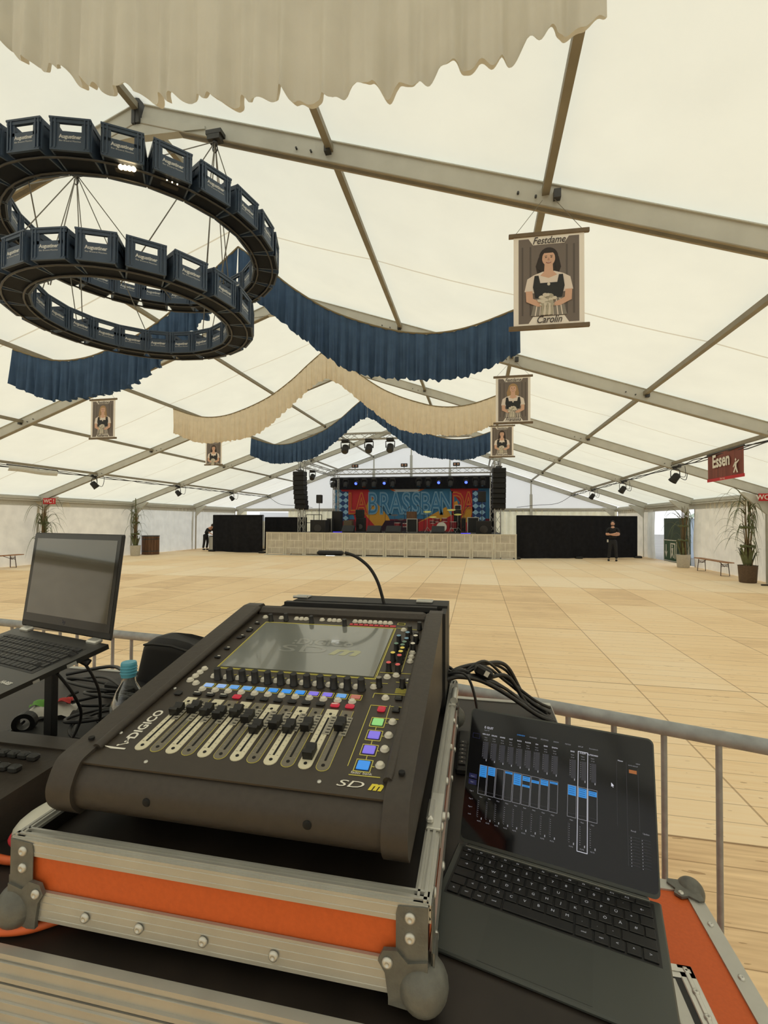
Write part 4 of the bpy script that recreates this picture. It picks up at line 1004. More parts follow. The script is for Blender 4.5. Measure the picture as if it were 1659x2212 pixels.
# ------------------------------------------------------------------ people
def skinned(name, nodes, edges, m, parent, sub=2, root=0):
    me = bpy.data.meshes.new(name); me.from_pydata([n[:3] for n in nodes], edges, []); me.materials.append(m)
    o = link(me, name, parent)
    md = o.modifiers.new('skin', 'SKIN'); md.use_smooth_shade = True
    if not me.skin_vertices: return o
    for i, n in enumerate(nodes):
        r = n[3]; me.skin_vertices[0].data[i].radius = (r, n[4] if len(n) > 4 else r); me.skin_vertices[0].data[i].use_root = (i == root)
    o.modifiers.new('sub', 'SUBSURF').levels = sub; o.modifiers['sub'].render_levels = sub
    return o
def hand(nodes, edges, wi, d, side, up=(0, 0, 1)):
    """palm and five separate bent fingers rooted at node wi, pointing along d"""
    d = Vector(d).normalized(); u = Vector(up); sd = d.cross(u).normalized(); w = Vector(nodes[wi][:3])
    pi = len(nodes); nodes.append(tuple(w + d * .05) + (.022, .035)); edges.append((wi, pi))
    for k, (off, L_) in enumerate(((-.028, .065), (-.010, .078), (.009, .074), (.027, .058))):
        a = len(nodes); p0 = w + d * .085 + u * off; p1 = p0 + d * L_ * .55 + sd * side * .008; p2 = p1 + d * L_ * .35 + sd * side * .024
        nodes.extend([tuple(p0) + (.0095,), tuple(p1) + (.0085,), tuple(p2) + (.007,)]); edges.extend([(pi, a), (a, a + 1), (a + 1, a + 2)])
    a = len(nodes); p0 = w + d * .035 + u * .035; p1 = p0 + d * .03 + u * .025 + sd * side * .01; nodes.extend([tuple(p0) + (.011,), tuple(p1) + (.009,)]); edges.extend([(pi, a), (a, a + 1)])
def face(t, c, rot, hair, beard=False):
    T = Matrix.Translation(Vector(c)) @ rot
    g = G().use(M['skin']); g.sphere((0, 0, 0), .1, 18, 14, (.78, .98, 1.16), T); g.sphere((0, -.095, -.012), .016, 8, 6, (.8, 1, 1.4), T)
    for sx in (-1, 1): g.sphere((sx * .079, .01, -.005), .022, 8, 6, (.35, .7, 1.1), T)
    g.use(M['white'])
    for sx in (-1, 1): g.sphere((sx * .03, -.083, .018), .011, 8, 6, (1, .6, .7), T)
    g.use(M['black'])
    for sx in (-1, 1): g.sphere((sx * .03, -.089, .018), .006, 6, 4, (1, .6, 1), T)
    g.use(flat('lips_' + hair, 150, 80, 74)); g.sphere((0, -.085, -.052), .02, 8, 5, (1, .4, .3), T); g.build('head', None, t)
    g = G(); g.sphere((0, .018, .03), .108, 18, 10, (.8, .93, 1.02), T)
    if beard: g.sphere((0, -.03, -.075), .06, 12, 8, (1.0, .9, .6), T)
    g.build('hair', M[hair], t)
t = thing('person', 'person in black polo and dark trousers standing with crossed arms before the right black curtain', 'person', (10.15, 22.35, 0), (0, 0, math.radians(-18)))
N_ = [(0, 0, 1.30, .12, .09), (0, 0, 1.45, .10, .07), (0, 0, 1.52, .055), (0, -.01, 1.60, .05), (.19, 0, 1.42, .055), (.26, -.03, 1.17, .045), (.02, -.20, 1.16, .034), (-.12, -.22, 1.20, .027), (-.19, 0, 1.42, .055), (-.26, -.03, 1.17, .045), (-.02, -.25, 1.20, .034), (.12, -.23, 1.24, .027)]
E_ = [(0, 1), (1, 2), (2, 3), (1, 4), (4, 5), (5, 6), (6, 7), (1, 8), (8, 9), (9, 10), (10, 11)]
hand(N_, E_, 7, (-1, .1, .15), 1); hand(N_, E_, 11, (1, .1, .12), -1)
skinned('body', N_, E_, M['skin'], t)
skinned('polo_shirt', [(0, .01, .96, .165, .115), (0, .01, 1.15, .155, .11), (0, 0, 1.33, .17, .11), (0, 0, 1.46, .11, .08), (.19, 0, 1.43, .075), (.25, -.02, 1.22, .06), (-.19, 0, 1.43, .075), (-.25, -.02, 1.22, .06), (0, 0, 1.51, .07)], [(0, 1), (1, 2), (2, 3), (3, 4), (4, 5), (3, 6), (6, 7), (3, 8)], M['polo'], t)
skinned('trousers', [(0, .01, .98, .16, .12), (0, .01, .88, .15, .12), (.10, 0, .80, .10), (.12, -.02, .48, .075), (.14, .02, .10, .065), (-.10, 0, .80, .10), (-.13, -.02, .48, .075), (-.17, .0, .10, .065)], [(0, 1), (1, 2), (2, 3), (3, 4), (1, 5), (5, 6), (6, 7)], M['trouser'], t)
face(t, (0, -.03, 1.67), Matrix.Identity(4), 'hair', True)
for sx, xx in ((1, .14), (-1, -.17)):
    g = G(); g.sphere((xx, -.05, .045), .06, 14, 8, (.8, 2.2, .75)); g.build('shoe', M['shoe'], t)
g = G(); g.box((-.2, -.1, .9), (.06, .04, .12)); g.build('belt_radio', M['pelmet'], t)
t = thing('person', 'person in black clothes bending over a case beside the left black curtain', 'person', (-11.3, 24.6, 0), (0, 0, math.radians(75)))
N_ = [(0, -.18, 1.12, .12, .1), (0, -.36, 1.30, .10), (0, -.44, 1.36, .05), (.17, -.34, 1.24, .05), (.2, -.48, 1.02, .04), (.16, -.66, .92, .03), (-.17, -.34, 1.24, .05), (-.2, -.48, 1.02, .04), (-.14, -.66, .92, .03)]
E_ = [(0, 1), (1, 2), (1, 3), (3, 4), (4, 5), (1, 6), (6, 7), (7, 8)]
hand(N_, E_, 5, (0, -1, -.2), 1, (0, 0, 1)); hand(N_, E_, 8, (0, -1, -.2), -1, (0, 0, 1))
skinned('body', N_, E_, M['skin'], t)
skinned('shirt', [(0, 0, .92, .15, .12), (0, -.12, 1.08, .15, .12), (0, -.30, 1.26, .15, .11), (.17, -.34, 1.24, .075), (.2, -.47, 1.03, .055), (-.17, -.34, 1.24, .075), (-.2, -.47, 1.03, .055)], [(0, 1), (1, 2), (2, 3), (3, 4), (2, 5), (5, 6)], M['polo'], t)
skinned('trousers', [(0, .02, .95, .15, .12), (0, .02, .85, .15, .12), (.09, .0, .78, .10), (.1, -.04, .46, .075), (.1, .04, .10, .065), (-.09, 0, .78, .10), (-.1, .02, .46, .075), (-.1, .1, .10, .065)], [(0, 1), (1, 2), (2, 3), (3, 4), (1, 5), (5, 6), (6, 7)], M['trouser'], t)
face(t, (0, -.52, 1.40), Matrix.Rotation(.9, 4, 'X'), 'hair')
for xx, yy in ((.1, -.02), (-.1, .04)):
    g = G(); g.sphere((xx, yy, .045), .06, 14, 8, (.8, 2.1, .75)); g.build('shoe', M['shoe'], t)
t = thing('transport_case', 'grey case with an open lid behind the bending person', 'case', (-10.75, 24.9, 0))
g = G(); g.box((0, 0, .4), (.7, .5, .8), bev=.02); g.build('case_body', M['pelmet'], t); g = G(); g.box((0, 0, .81), (.76, .56, .03)); g.build('tray_top', M['black'], t)
g = G()
for a_ in ((-.35, -.27), (.35, -.27)): g.box((a_[0], a_[1], .4), (.03, .03, .8))
g.build('edge', M['alu'], t)
# ------------------------------------------------------------------ crowd barriers behind the desk
def barrier_run(p, q, label, n, z=1.10, feet=True):
    p = Vector(p); q = Vector(q); d = (q - p); L_ = d.length; ang = math.atan2(d.y, d.x)
    t = thing('crowd_barrier', label, 'barrier', (p.x, p.y, 0), (0, 0, ang), 'galvanised crowd barriers behind the mixing place')
    r = .05
    g = G(); pts = [(0, 0, .12), (0, 0, z - .1), (.03, 0, z - .03), (.1, 0, z), (L_ - .1, 0, z), (L_ - .03, 0, z - .03), (L_, 0, z - .1), (L_, 0, .12)]
    g.tube(pts, .0215, 14); g.cyl((0, 0, .12), (L_, 0, .12), .018, 10); g.build('frame_tube', M['steel'], t)
    for i in range(n):
        g = G(); x = (i + .5) * L_ / n; g.cyl((x, 0, .12), (x, 0, z), .0085, 10); g.build('bar', M['steel'], t)
    for x in (.3, L_ - .3):
        g = G(); g.tube([(x, -.28, .0), (x, -.2, .06), (x, 0, .12), (x, .2, .06), (x, .28, 0)], .016, 8); g.build('foot', M['steel'], t)
barrier_run((.55, 2.40, 0), (2.86, 2.13, 0), 'galvanised crowd barrier behind the left laptop', 18)
barrier_run((2.90, 2.13, 0), (5.22, 1.41, 0), 'galvanised crowd barrier right of the mixing desk, crossing behind the right laptop', 18)

# ------------------------------------------------------------------ the black topped case used as a table
TZ = 1.165
TX0, TX1, TY0, TY1 = 2.35, 4.435, .497, 1.485
def ridged(g, x0, x1, y, z0, z1, nrm=-1, n=4, d=.004):
    """ridged aluminium strip running along x at depth y facing -y"""
    g.box(((x0 + x1) / 2, y, (z0 + z1) / 2), (x1 - x0, .004, z1 - z0))
    for i in range(n):
        z = z0 + (z1 - z0) * (i + .5) / n
        g.prism([(y, z - .0022), (y + nrm * d, z - .0006), (y + nrm * d, z + .0006), (y, z + .0022)], x0, x1, 'x')
def ridged_y(g, y0, y1, x, z0, z1, nrm=1, n=4, d=.003):
    g.box((x, (y0 + y1) / 2, (z0 + z1) / 2), (.004, y1 - y0, z1 - z0))
    for i in range(n):
        z = z0 + (z1 - z0) * (i + .5) / n
        g.prism([(x, z - .0022), (x + nrm * d, z - .0006), (x + nrm * d, z + .0006), (x, z + .0022)], y0, y1, 'y')
t = thing('equipment_case', 'large black topped flight case serving as table under the mixing desk', 'case', ((TX0 + TX1) / 2, (TY0 + TY1) / 2, 0))
ox, oy = (TX0 + TX1) / 2, (TY0 + TY1) / 2
g = G(); g.box((0, 0, TZ - .012), (TX1 - TX0, TY1 - TY0 - .01, .024)); g.build('table_top', M['black_lam'], t)
g = G(); g.box((-.125, 0, .6), (TX1 - TX0 - .27, TY1 - TY0 - .03, 1.06)); g.build('case_body', M['orange'], t)
g = G(); yy = TY0 - oy; X0, X1 = TX0 - ox, TX1 - ox
g.box((0, yy + .002, TZ + .0), (X1 - X0, .012, .006)); ridged(g, X0, X1, yy, TZ - .034, TZ + .001, n=2, d=.005); ridged(g, X0, X1, yy - .001, TZ - .09, TZ - .036, n=4)
g.box((0, -yy, TZ - .02), (X1 - X0, .02, .045))
g.build('aluminium_edge', M['alu'], t)
g = G(); ridged_y(g, yy, -yy, X1, TZ - .05, TZ - .001, n=3); ridged_y(g, yy, -yy, X0, TZ - .05, TZ - .001, -1, n=3); g.build('aluminium_edge', M['alu'], t)
g = G()
for x in (-.9, .75):
    for y in (-.35, .35): g.cyl((x - .02, y, .05), (x + .02, y, .05), .05, 14)
g.build('castor', M['rubber'], t)

# ------------------------------------------------------------------ open orange flight case tray that holds the desk
AX0, AX1, AY0, AY1, AZ0, AZ1 = 3.605, 4.165, .527, 1.268, 1.187, 1.290
t = thing('flight_case', 'orange flight case tray with aluminium edges under the mixing desk', 'case', (AX0, AY0, AZ0))
W_, D_, H_ = AX1 - AX0, AY1 - AY0, AZ1 - AZ0
g = G(); g.box((W_ / 2, D_ / 2, .008), (W_ - .004, D_ - .004, .014)); g.build('case_floor', M['black_lam'], t)
k_ = .010
for nm, c, d in (('front_panel', (W_ / 2, k_ / 2 + .002, H_ / 2), (W_ - .004, k_, H_ - .004)), ('rear_panel', (W_ / 2, D_ - k_ / 2 - .002, H_ / 2), (W_ - .004, k_, H_ - .004)),
                 ('left_panel', (k_ / 2 + .002, D_ / 2, H_ / 2), (k_, D_ - .004, H_ - .004)), ('right_panel', (W_ - k_ / 2 - .002, D_ / 2, H_ / 2), (k_, D_ - .004, H_ - .004))):
    g = G().use(M['orange']); g.box(c, d); g.use(M['black_lam'])
    ii = .0055 if d[0] > d[1] else 0
    if nm == 'front_panel': g.box((c[0], c[1] + .006, c[2]), (d[0] - .02, .003, d[2]))
    if nm == 'rear_panel': g.box((c[0], c[1] - .006, c[2]), (d[0] - .02, .003, d[2]))
    if nm == 'left_panel': g.box((c[0] + .006, c[1], c[2]), (.003, d[1] - .02, d[2]))
    if nm == 'right_panel': g.box((c[0] - .006, c[1], c[2]), (.003, d[1] - .02, d[2]))
    g.build(nm, None, t)
g = G()   # hybrid rim all round
for (y, s) in ((0, 1), (D_, -1)):
    g = G(); g.box((W_ / 2, y + s * .008, H_ - .0015), (W_, .018, .004)); g.box((W_ / 2, y + s * .012, H_ + .002), (W_ - .01, .003, .005)); g.box((W_ / 2, y + s * .004, H_ + .0015), (W_, .004, .003))
    ridged(g, 0, W_, y - s * .001, H_ - .021, H_ - .001, -s, n=2, d=.0025); g.build('front_rim' if y == 0 else 'rear_rim', M['alu'], t)
g = G()
for (x, s) in ((0, 1), (W_, -1)):
    g = G(); g.box((x + s * .008, D_ / 2, H_ - .0015), (.018, D_, .004)); g.box((x + s * .012, D_ / 2, H_ + .002), (.003, D_ - .01, .005)); g.box((x + s * .004, D_ / 2, H_ + .0015), (.004, D_, .003))
    ridged_y(g, 0, D_, x + (-s) * .001, H_ - .021, H_ - .001, -s, n=2, d=.0015)
    g.build('side_rim', M['alu'], t)
for y, s in ((-.001, -1), (D_ + .001, 1)): g = G(); ridged(g, 0, W_, y, 0, .038, s, n=4, d=.0025); g.build('bottom_edge', M['alu'], t)
for x, s in ((W_ + .001, 1), (-.001, -1)): g = G(); ridged_y(g, 0, D_, x, 0, .034, s, n=4, d=.002); g.build('bottom_edge', M['alu'], t)
def rivet_mesh():
    g = G(); g.lathe([(.0062, 0), (.0058, .0022), (.0035, .0034), (.0024, .0034), (.002, .0018), (.0001, .0018)], 16, None, True, False); return g.mesh('rivet', M['chrome'])
RV = rivet_mesh()
def rivet(parent, p, axis):
    o = link(RV, 'rivet', parent, p, {'-y': (PI / 2, 0, 0), 'x': (0, PI / 2, 0), 'z': (0, 0, 0)}[axis]); return o
for x in (.118, .197, .286, .378): rivet(t, (x, -.0045, .017), '-y')
for sx, x in ((1, 0), (-1, W_)):
    g = G(); pts = [(x, .038), (x, H_ - .001), (x + sx * .034, H_ - .004), (x + sx * .036, H_ - .012), (x + sx * .036, .044), (x + sx * .028, .034)]
    g.prism(pts if sx < 0 else pts[::-1], -.0045, -.0035, 'y'); g.prism([(0, .036), (0, H_ - .001), (.034, H_ - .004), (.034, .036)], *((W_ + .0035, W_ + .0045) if sx < 0 else (-.0045, -.0035)), axis='x')
    g.build('corner_bracket', M['ball'], t)
    for z in (.088, .066): rivet(t, (x + sx * .02, -.0045, z), '-y')
for k in range(6): rivet(t, (W_ + .003, .06 + k * .12, .017), 'x'); rivet(t, (W_ + .003, .03 + k * .12, H_ - .01), 'x')
for ix_, x in ((1, 0), (-1, W_)):
    for iy_, y in ((1, 0), (-1, D_)):
        g = G(); c = (x + ix_ * .006, y + iy_ * .006, .010)
        g.sphere(c, .0285, 22, 14)
        if iy_ == 1:    # the three leaf shaped wings
            P_ = [(x + ix_ * .0, -.012), (x + ix_ * .0, .045), (x + ix_ * .022, .040), (x + ix_ * .034, .052), (x + ix_ * .050, .050), (x + ix_ * .056, .038), (x + ix_ * .048, .026), (x + ix_ * .044, .0), (x + ix_ * .044, -.008)]
            g.prism(P_ if ix_ < 0 else P_[::-1], -.0075, -.0025, 'y')
        g.prism([(y + iy_ * 0, 0), (y + iy_ * 0, .05), (y + iy_ * .03, .045), (y + iy_ * .05, .03), (y + iy_ * .045, 0)], *((W_ + .003, W_ + .007) if ix_ < 0 else (-.007, -.003)), axis='x')
        g.build('ball_corner', M['ball'], t)
    rivet(t, (x + ix_ * .045, -.0078, .038), '-y')
# keeper of a butterfly catch on the right rim
g = G(); y = .165
g.box((W_ - .006, y, H_ + .003), (.020, .085, .004), bev=.001); g.box((W_ - .012, y - .01, H_ + .009), (.010, .05, .010), bev=.003); g.box((W_ + .002, y, H_ - .012), (.004, .07, .03), bev=.001); g.cyl((W_ + .004, y, H_ - .004), (W_ + .008, y, H_ - .004), .006, 12)
g.build('catch_keeper', M['chrome'], t)
g = G(); y = .60
g.box((W_ - .004, y, H_ + .003), (.016, .07, .006), bev=.001); g.cyl((W_, y - .03, H_ + .012), (W_, y + .04, H_ + .012), .008, 12); g.build('catch_keeper', M['chrome'], t)
g = G(); g.box((W_ / 2, D_ / 2 - .03, .048), (W_ - .032, D_ - .10, .066)); g.build('inner_board', M['black_lam'], t)
g = G(); g.box((W_ / 2, .34, .099), (W_ - .16, .42, .036)); g.build('foam_bed', M['black'], t)
# rear cable box of the case, chamfered at its left
p = [at(598, 1330, 1.165), at(598, 1313, 1.165), at(632, 1301, 1.165), at(966, 1311, 1.165)]
cx0, cx1, cz = p[1].x - AX0, p[3].x - AX0, p[3].z - AZ0
t = thing('cable_box', 'black box with two hinges standing behind the mixing desk inside the orange case', 'box', (AX0, 1.165, AZ0))
g = G(); xr = min(cx1, .552)
g.prism([(cx0, .005), (xr, .005), (xr, cz), (p[2].x - AX0, cz), (cx0, p[1].z - AZ0), ][::-1], .012, .09, 'y')
g.box(((cx0 + xr) / 2, .0, cz - .008), (xr - cx0 - .05, .02, .012)); g.box((xr - .006, -.03, cz / 2), (.012, .07, cz - .01))
g.build('box_body', M['black'], t)
for px in (648, 916):
    a = at(px, 1306, 1.20); g = G(); g.box((a.x - AX0, .055, cz + .003), (.042, .035, .004), bev=.001); g.cyl((a.x - AX0 - .02, .038, cz + .004), (a.x - AX0 + .02, .038, cz + .004), .004, 10); g.build('hinge', M['alu'], t)

# ------------------------------------------------------------------ the digital mixing desk
TH = math.atan(.1994); ct, st = math.cos(TH), math.sin(TH)
O_ = Vector((3.66, .58, 1.3264)); SC = .9; O2 = CAM + (O_ - CAM) * SC
desk = thing('mixing_console', 'dark brown digital mixing console with twelve faders and a tilted screen', 'mixing console', O2, (TH, 0, 0))
desk.scale = (SC, SC, SC)
def dl(Y, Z): dy, dz = Y - .58, Z - 1.3264; return (dy * ct + dz * st, -dy * st + dz * ct)
UL, UR, ULo, URo = -.046, .434, -.090, .470
nose = lambda o: [dl(p.x, p.y) for p in spline([(.675 - o, 1.3452 + o, 0), (.650 - o, 1.3402 + o, 0), (.630 - o, 1.3325 + o, 0), (.616 - o, 1.316, 0), (.612 - o, 1.298, 0), (.617 - o, 1.278, 0), (.632 - o, 1.263 - o * .4, 0)], 4)]
body = [dl(1.25, 1.263), dl(1.25, 1.452)] + nose(0)
g = G(); g.prism(body, UL, UR, 'x', smooth=True); g.build('body', M['desk'], desk)
def cheek(u0, u1, name):
    o_ = .010
    prof = [dl(1.265, 1.26), dl(1.265, 1.47), dl(1.255, 1.478), dl(1.22, 1.477), dl(.72, 1.3665)] + nose(.007)
    g = G(); g.prism(prof, u0, u1, 'x', smooth=True)
    # rolled inner edge
    iu = u1 if name == 'l' else u0
    pts = [(iu, v, w - .004) for v, w in [dl(1.22, 1.474), dl(.9, 1.405), dl(.70, 1.362), dl(.655, 1.351)]]
    g.tube(pts, .0075, 10); g.build('side_cheek', M['desk'], desk)
    g = G(); g.cyl(((u0 + u1) / 2, dl(.668, 1.354)[0], dl(.668, 1.354)[1]), ((u0 + u1) / 2, dl(.668, 1.3565)[0], dl(.668, 1.3572)[1]), .005, 10); g.build('screw', M['slot'], desk)
cheek(ULo, UL, 'l'); cheek(UR, URo, 'r')
g = G(); g.box(((UL + UR) / 2, .664, .006), (UR - UL, .034, .026), bev=.010); g.build('rear_bar', M['desk'], desk)
g = G(); g.box(((UL + UR) / 2, .348, .0015), (UR - UL, .60, .003)); g.build('control_panel', M['panel'], desk)
for u, v in ((.08, .02), (.33, .02)):
    a = dl(.6132, 1.30); g = G(); c = Vector((u, a[0] - .0005, a[1])); g.sphere(c, .007, 12, 8, (1, .5, 1)); g.build('front_screw', M['slot'], desk)
W0 = .0034
def rect_line(g, u0, v0, u1, v1, w=.0012, h=W0, r=0):
    for c, d in ((((u0 + u1) / 2, v0), (abs(u1 - u0), w)), (((u0 + u1) / 2, v1), (abs(u1 - u0), w)), ((u0, (v0 + v1) / 2), (w, abs(v1 - v0))), ((u1, (v0 + v1) / 2), (w, abs(v1 - v0)))):
        g.box((c[0], c[1], h), (d[0] + w * (d[0] > d[1]), d[1] + w * (d[1] > d[0]), .0008))
def seg(g, a, b_, w=.0011): g.bar((a[0], a[1], W0), (b_[0], b_[1], W0), w, .0008)
# screen
g = G(); g.box((.181, .472, .0042), (.342, .232, .0025)); g.build('touch_screen', mat('desk_glass_with_reflection', rgb(122, 124, 118), .12, spec=.7, coat=.6), desk)  # grey base colour carries the reflection of the bright roof
g = G(); rect_line(g, .005, .350, .357, .5955, .0018); rect_line(g, .008, .353, .354, .592, .0008); g.build('screen_outline', M['yline'], desk)
g = G().use(mat('faint_screen_logo', rgb(142, 143, 136), .2, spec=.6, coat=.5)); textinto(g, ':DiGiCo', .040, frame((.20, .49, .0058), (1, 0, 0), (0, 1, 0)), offset=.001, xs=1.1)
textinto(g, 'SD', .045, frame((.165, .452, .0058), (1, 0, 0), (0, 1, 0)), xs=2.2); g.use(mat('faint_screen_logo_yellow', rgb(158, 158, 116), .2, spec=.6, coat=.5)); textinto(g, 'm', .05, frame((.262, .452, .0058), (1, 0, 0), (0, 1, 0)), xs=1.7, offset=.002, shear=.3)
g.build('screen_logo', None, desk)
# buttons
BT = G().lathe([(.0075, 0), (.0075, .001), (.0058, .0012), (.0056, .0042), (.0045, .0052), (.0002, .0054)], 16, None, True, False).mesh('button', M['btn'])
def button(u, v): return link(BT, 'button', desk, (u, v, .003))
fb_u = [.022 + .0281 * i for i in range(12)]
for i in range(12):
    button(.024 + .0279 * i + .0, .2665); button(.020 + .0278 * i, .316)
for v in (.217, .181, .147, .111): button(.416, v)
for u in (-.011, .036, .080, .094, .107, .152, .173, .186, .199, .243, .257, .270, .284, .297, .311, .324, .337): button(u, .625)
for u, v in ((.378, .588), (.416, .471), (.416, .451), (.416, .431), (.396, .370), (.379, .361), (.360, .321), (.390, .287)): button(u, v)
for u, v in ((-.018, .341), (-.019, .325), (-.020, .310), (-.021, .294), (-.002, .285)): button(u, v)
g = G()
for i in range(12):
    u = .020 + .0278 * i
    if i: seg(g, (u + .004, .321), (u + .016, .330)); 
g.build('knob_links', M['yline'], desk)
# rotary knobs
def knob_mesh(r, h, cap=None):
    g = G().use(M['knob']); g.lathe([(r * 1.15, 0), (r * 1.15, .002), (r, .003), (r * .92, h - .001), (r * .86, h)], 14, None, True, False)
    g.use(M[cap] if cap else M['knob']).lathe([(.0001, h + .0003), (r * .78, h + .0003), (r * .88, h - .0004)], 14, None, False, False); return g.mesh('knob', None)
capm = {'cap_red': (222, 88, 88), 'cap_yellow': (232, 210, 90), 'cap_green': (96, 130, 110), 'cap_blue': (110, 150, 176), 'cap_grey': (130, 126, 112)}
for k, c in capm.items(): M[k] = flat(k, *c, rough=.4)
KN = knob_mesh(.0078, .024)
for i in range(12): link(KN, 'rotary_knob', desk, (.034 + .0277 * i, .308, .003))
KC = {c: knob_mesh(.0062, .02, c) for c in (None, 'cap_red', 'cap_yellow', 'cap_green', 'cap_blue', 'btn', 'cap_grey')}
for u, v, c in ((.417, .596, None), (.396, .570, None), (.417, .536, None), (.417, .52, 'btn'), (.396, .535, 'cap_blue'), (.378, .515, 'cap_blue'), (.398, .503, 'cap_blue'), (.379, .474, 'cap_green'), (.396, .485, 'cap_green'), (.394, .470, 'cap_green'),
                (.416, .479, 'btn'), (.379, .430, 'cap_yellow'), (.396, .455, 'cap_yellow'), (.395, .438, 'cap_yellow'), (.378, .386, 'cap_red'), (.398, .380, 'cap_red'), (.395, .420, 'cap_red'), (.370, .325, 'cap_grey'), (.416, .328, None),
                (.016, .602, None), (.055, .612, None), (.130, .603, None), (.224, .592, None)):
    o = link(KC[c], 'rotary_knob', desk, (u, v, .003))
    if c: o['label'] = {'cap_red': 'knob with red cap', 'cap_yellow': 'knob with yellow cap', 'cap_green': 'knob with green cap', 'cap_blue': 'knob with blue cap', 'btn': 'knob with white cap', 'cap_grey': 'grey topped knob'}[c]
# lit channel displays
dcols = ['lcd_lblue', 'lcd_lblue', 'lcd_blue', 'lcd_blue', 'lcd_blue', 'lcd_dblue', 'lcd_dblue', 'lcd_dblue', 'lcd_violet', 'lcd_violet', 'lcd_blue', 'lcd_pink']
g2 = G()
for i in range(12):
    u = .029 + .0277 * i
    g = G(); g.box((u, .2815, .0045), (.0185, .0105, .003), bev=.001); g.build('channel_display', M[dcols[i]], desk); rect_line(g2, u - .0115, .2735, u + .0115, .2895, .0012)
for (u, v, m_) in ((.391, .213, 'lcd_green'), (.392, .178, 'lcd_violet'), (.392, .142, 'lcd_violet'), (.391, .107, 'lcd_dblue')):
    g = G(); g.box((u, v, .0045), (.0185, .0175, .003), bev=.001); g.build('bank_display', M[m_], desk); rect_line(g2, u - .0125, v - .0125, u + .0125, v + .0125, .0012)
    seg(g2, (u + .0125, v), (.408, v)); 
    if v > .12: seg(g2, (u, v - .0125), (u, v - .023))
seg(g2, (.368, .261), (.368, .103)); seg(g2, (.368, .261), (.398, .261)); seg(g2, (.403, .226), (.429, .226)); seg(g2, (.403, .226), (.403, .265)); seg(g2, (.429, .226), (.429, .102)); seg(g2, (.374, .086), (.421, .087))
seg(g2, (.405, .262), (.429, .262)); seg(g2, (.429, .262), (.429, .24)); seg(g2, (.366, .30), (.430, .302)); seg(g2, (.366, .30), (.366, .285)); seg(g2, (.430, .302), (.430, .288))
seg(g2, (.430, .56), (.430, .362)); seg(g2, (.360, .378), (.431, .380)); seg(g2, (.36, .598), (.43, .592)); seg(g2, (.350, .335), (.385, .337)); seg(g2, (.405, .49), (.405, .385)); seg(g2, (.40, .345), (.43, .346)); seg(g2, (.43, .346), (.43, .328))
for k in range(6): seg(g2, (.404, .322 - k * .003), (.428, .322 - k * .003), .0006)
g2.build('printed_lines', M['yline'], desk)
# keys
def keyp(u, v, m_, w=.0165, d=.0105, lab=None):
    g = G(); g.box((u, v, .0055), (w, d, .0055), bev=.0022); o = g.build('key', M[m_], desk)
    if lab: o['label'] = lab
for i in range(12):
    red = i in (3, 10, 11); keyp(.0245 + .0279 * i, .249, 'led_red' if red else 'knob', lab='red lit key' if red else None)
keyp(.390, .249, 'led_red', .014, .014, 'red lit key'); keyp(.416, .251, 'knob', .014, .014); keyp(.415, .288, 'knob', .014, .014)
keyp(-.014, .245, 'knob', .014, .012)
for v in (.582, .545, .535, .502, .493, .435, .393): keyp(-.014 - (.004 if v < .5 else 0), v, 'knob', .014, .008)
g = G()
for i in (0, 1, 2, 10): textinto(g, 'mute', .004, frame((.0245 + .0279 * i, .249, .0085), (1, 0, 0), (0, 1, 0)), offset=.0004, xs=1.4)
for v in (.582, .545, .502, .435, .393): g.box((-.014, v, .0085), (.006, .0025, .0004))
g.build('key_legend', M['white'], desk)
g = G(); g.box((.294, .607, .0036), (.121, .010, .0008)); g.build('red_label_strip', M['redp'], desk)
g = G(); 
for k in range(8): g.box((.243 + k * .0136, .607, .0043), (.003, .006, .0004))
g.build('strip_text', M['slot'], desk)
g = G(); g.use(M['yline']); rect_line(g, .357, .619, .376, .629, .0012); g.use(M['slot']).box((.3665, .624, .0036), (.014, .005, .001)); g.build('usb_socket', None, desk)
# fader strips
caps_v = [.190, .200, .196, .191, .200, .188, .163, .179, .172, .181, .118, .190]
def stadium(u, v0, v1, r, n=8):
    return [(u + r * math.cos(a), v0 + r * math.sin(a)) for a in [PI + PI * k / n for k in range(n + 1)]] + [(u + r, v1), (u - r, v1)]
for i, u in enumerate(fb_u):
    light = i % 2 == 0
    g = G().use(M['yline'] if not light else M['strip_l']); g.prism(stadium(u, .097, .238, .0108), .003, .0034)
    g.use(M['strip_l'] if light else M['strip_d']); g.prism(stadium(u, .097, .2375, .0100), .0034, .0038)
    g.use(M['strip_s']); 
    g.box((u + .0085, .193, .0041), (.012, .05, .0006))
    for k in range(11): g.box((u - .006, .108 + k * .0115, .0040), (.0035, .0007, .0003)); g.box((u + .0065, .108 + k * .0115, .0040), (.0025, .0007, .0003))
    g.use(M['slot'])
    for k in range(6): g.box((u + .0098, .173 + k * .008, .00445), (.0065, .0022, .0002))
    strip = g.build('fader_strip', None, desk)
    g = G(); g.box((u, .160, .0042), (.0030, .104, .0008)); 
    for v in (.098, .2235): g.lathe([(.0028, 0), (.0028, .0006), (.0001, .0006)], 10, Matrix.Translation((u, v, .0040)), False, False)
    g.build('fader_slot', M['slot'], strip)
    v = caps_v[i]; T = Matrix.Translation((u, v, .004))
    g = G(); g.prism([(-.012, 0), (.012, 0), (.0125, .012), (.009, .0135), (.003, .0095), (-.003, .0095), (-.009, .0145), (-.0125, .0125)], -.0078, .0078, 'x', T); g.build('fader_cap', M['knob'], strip)
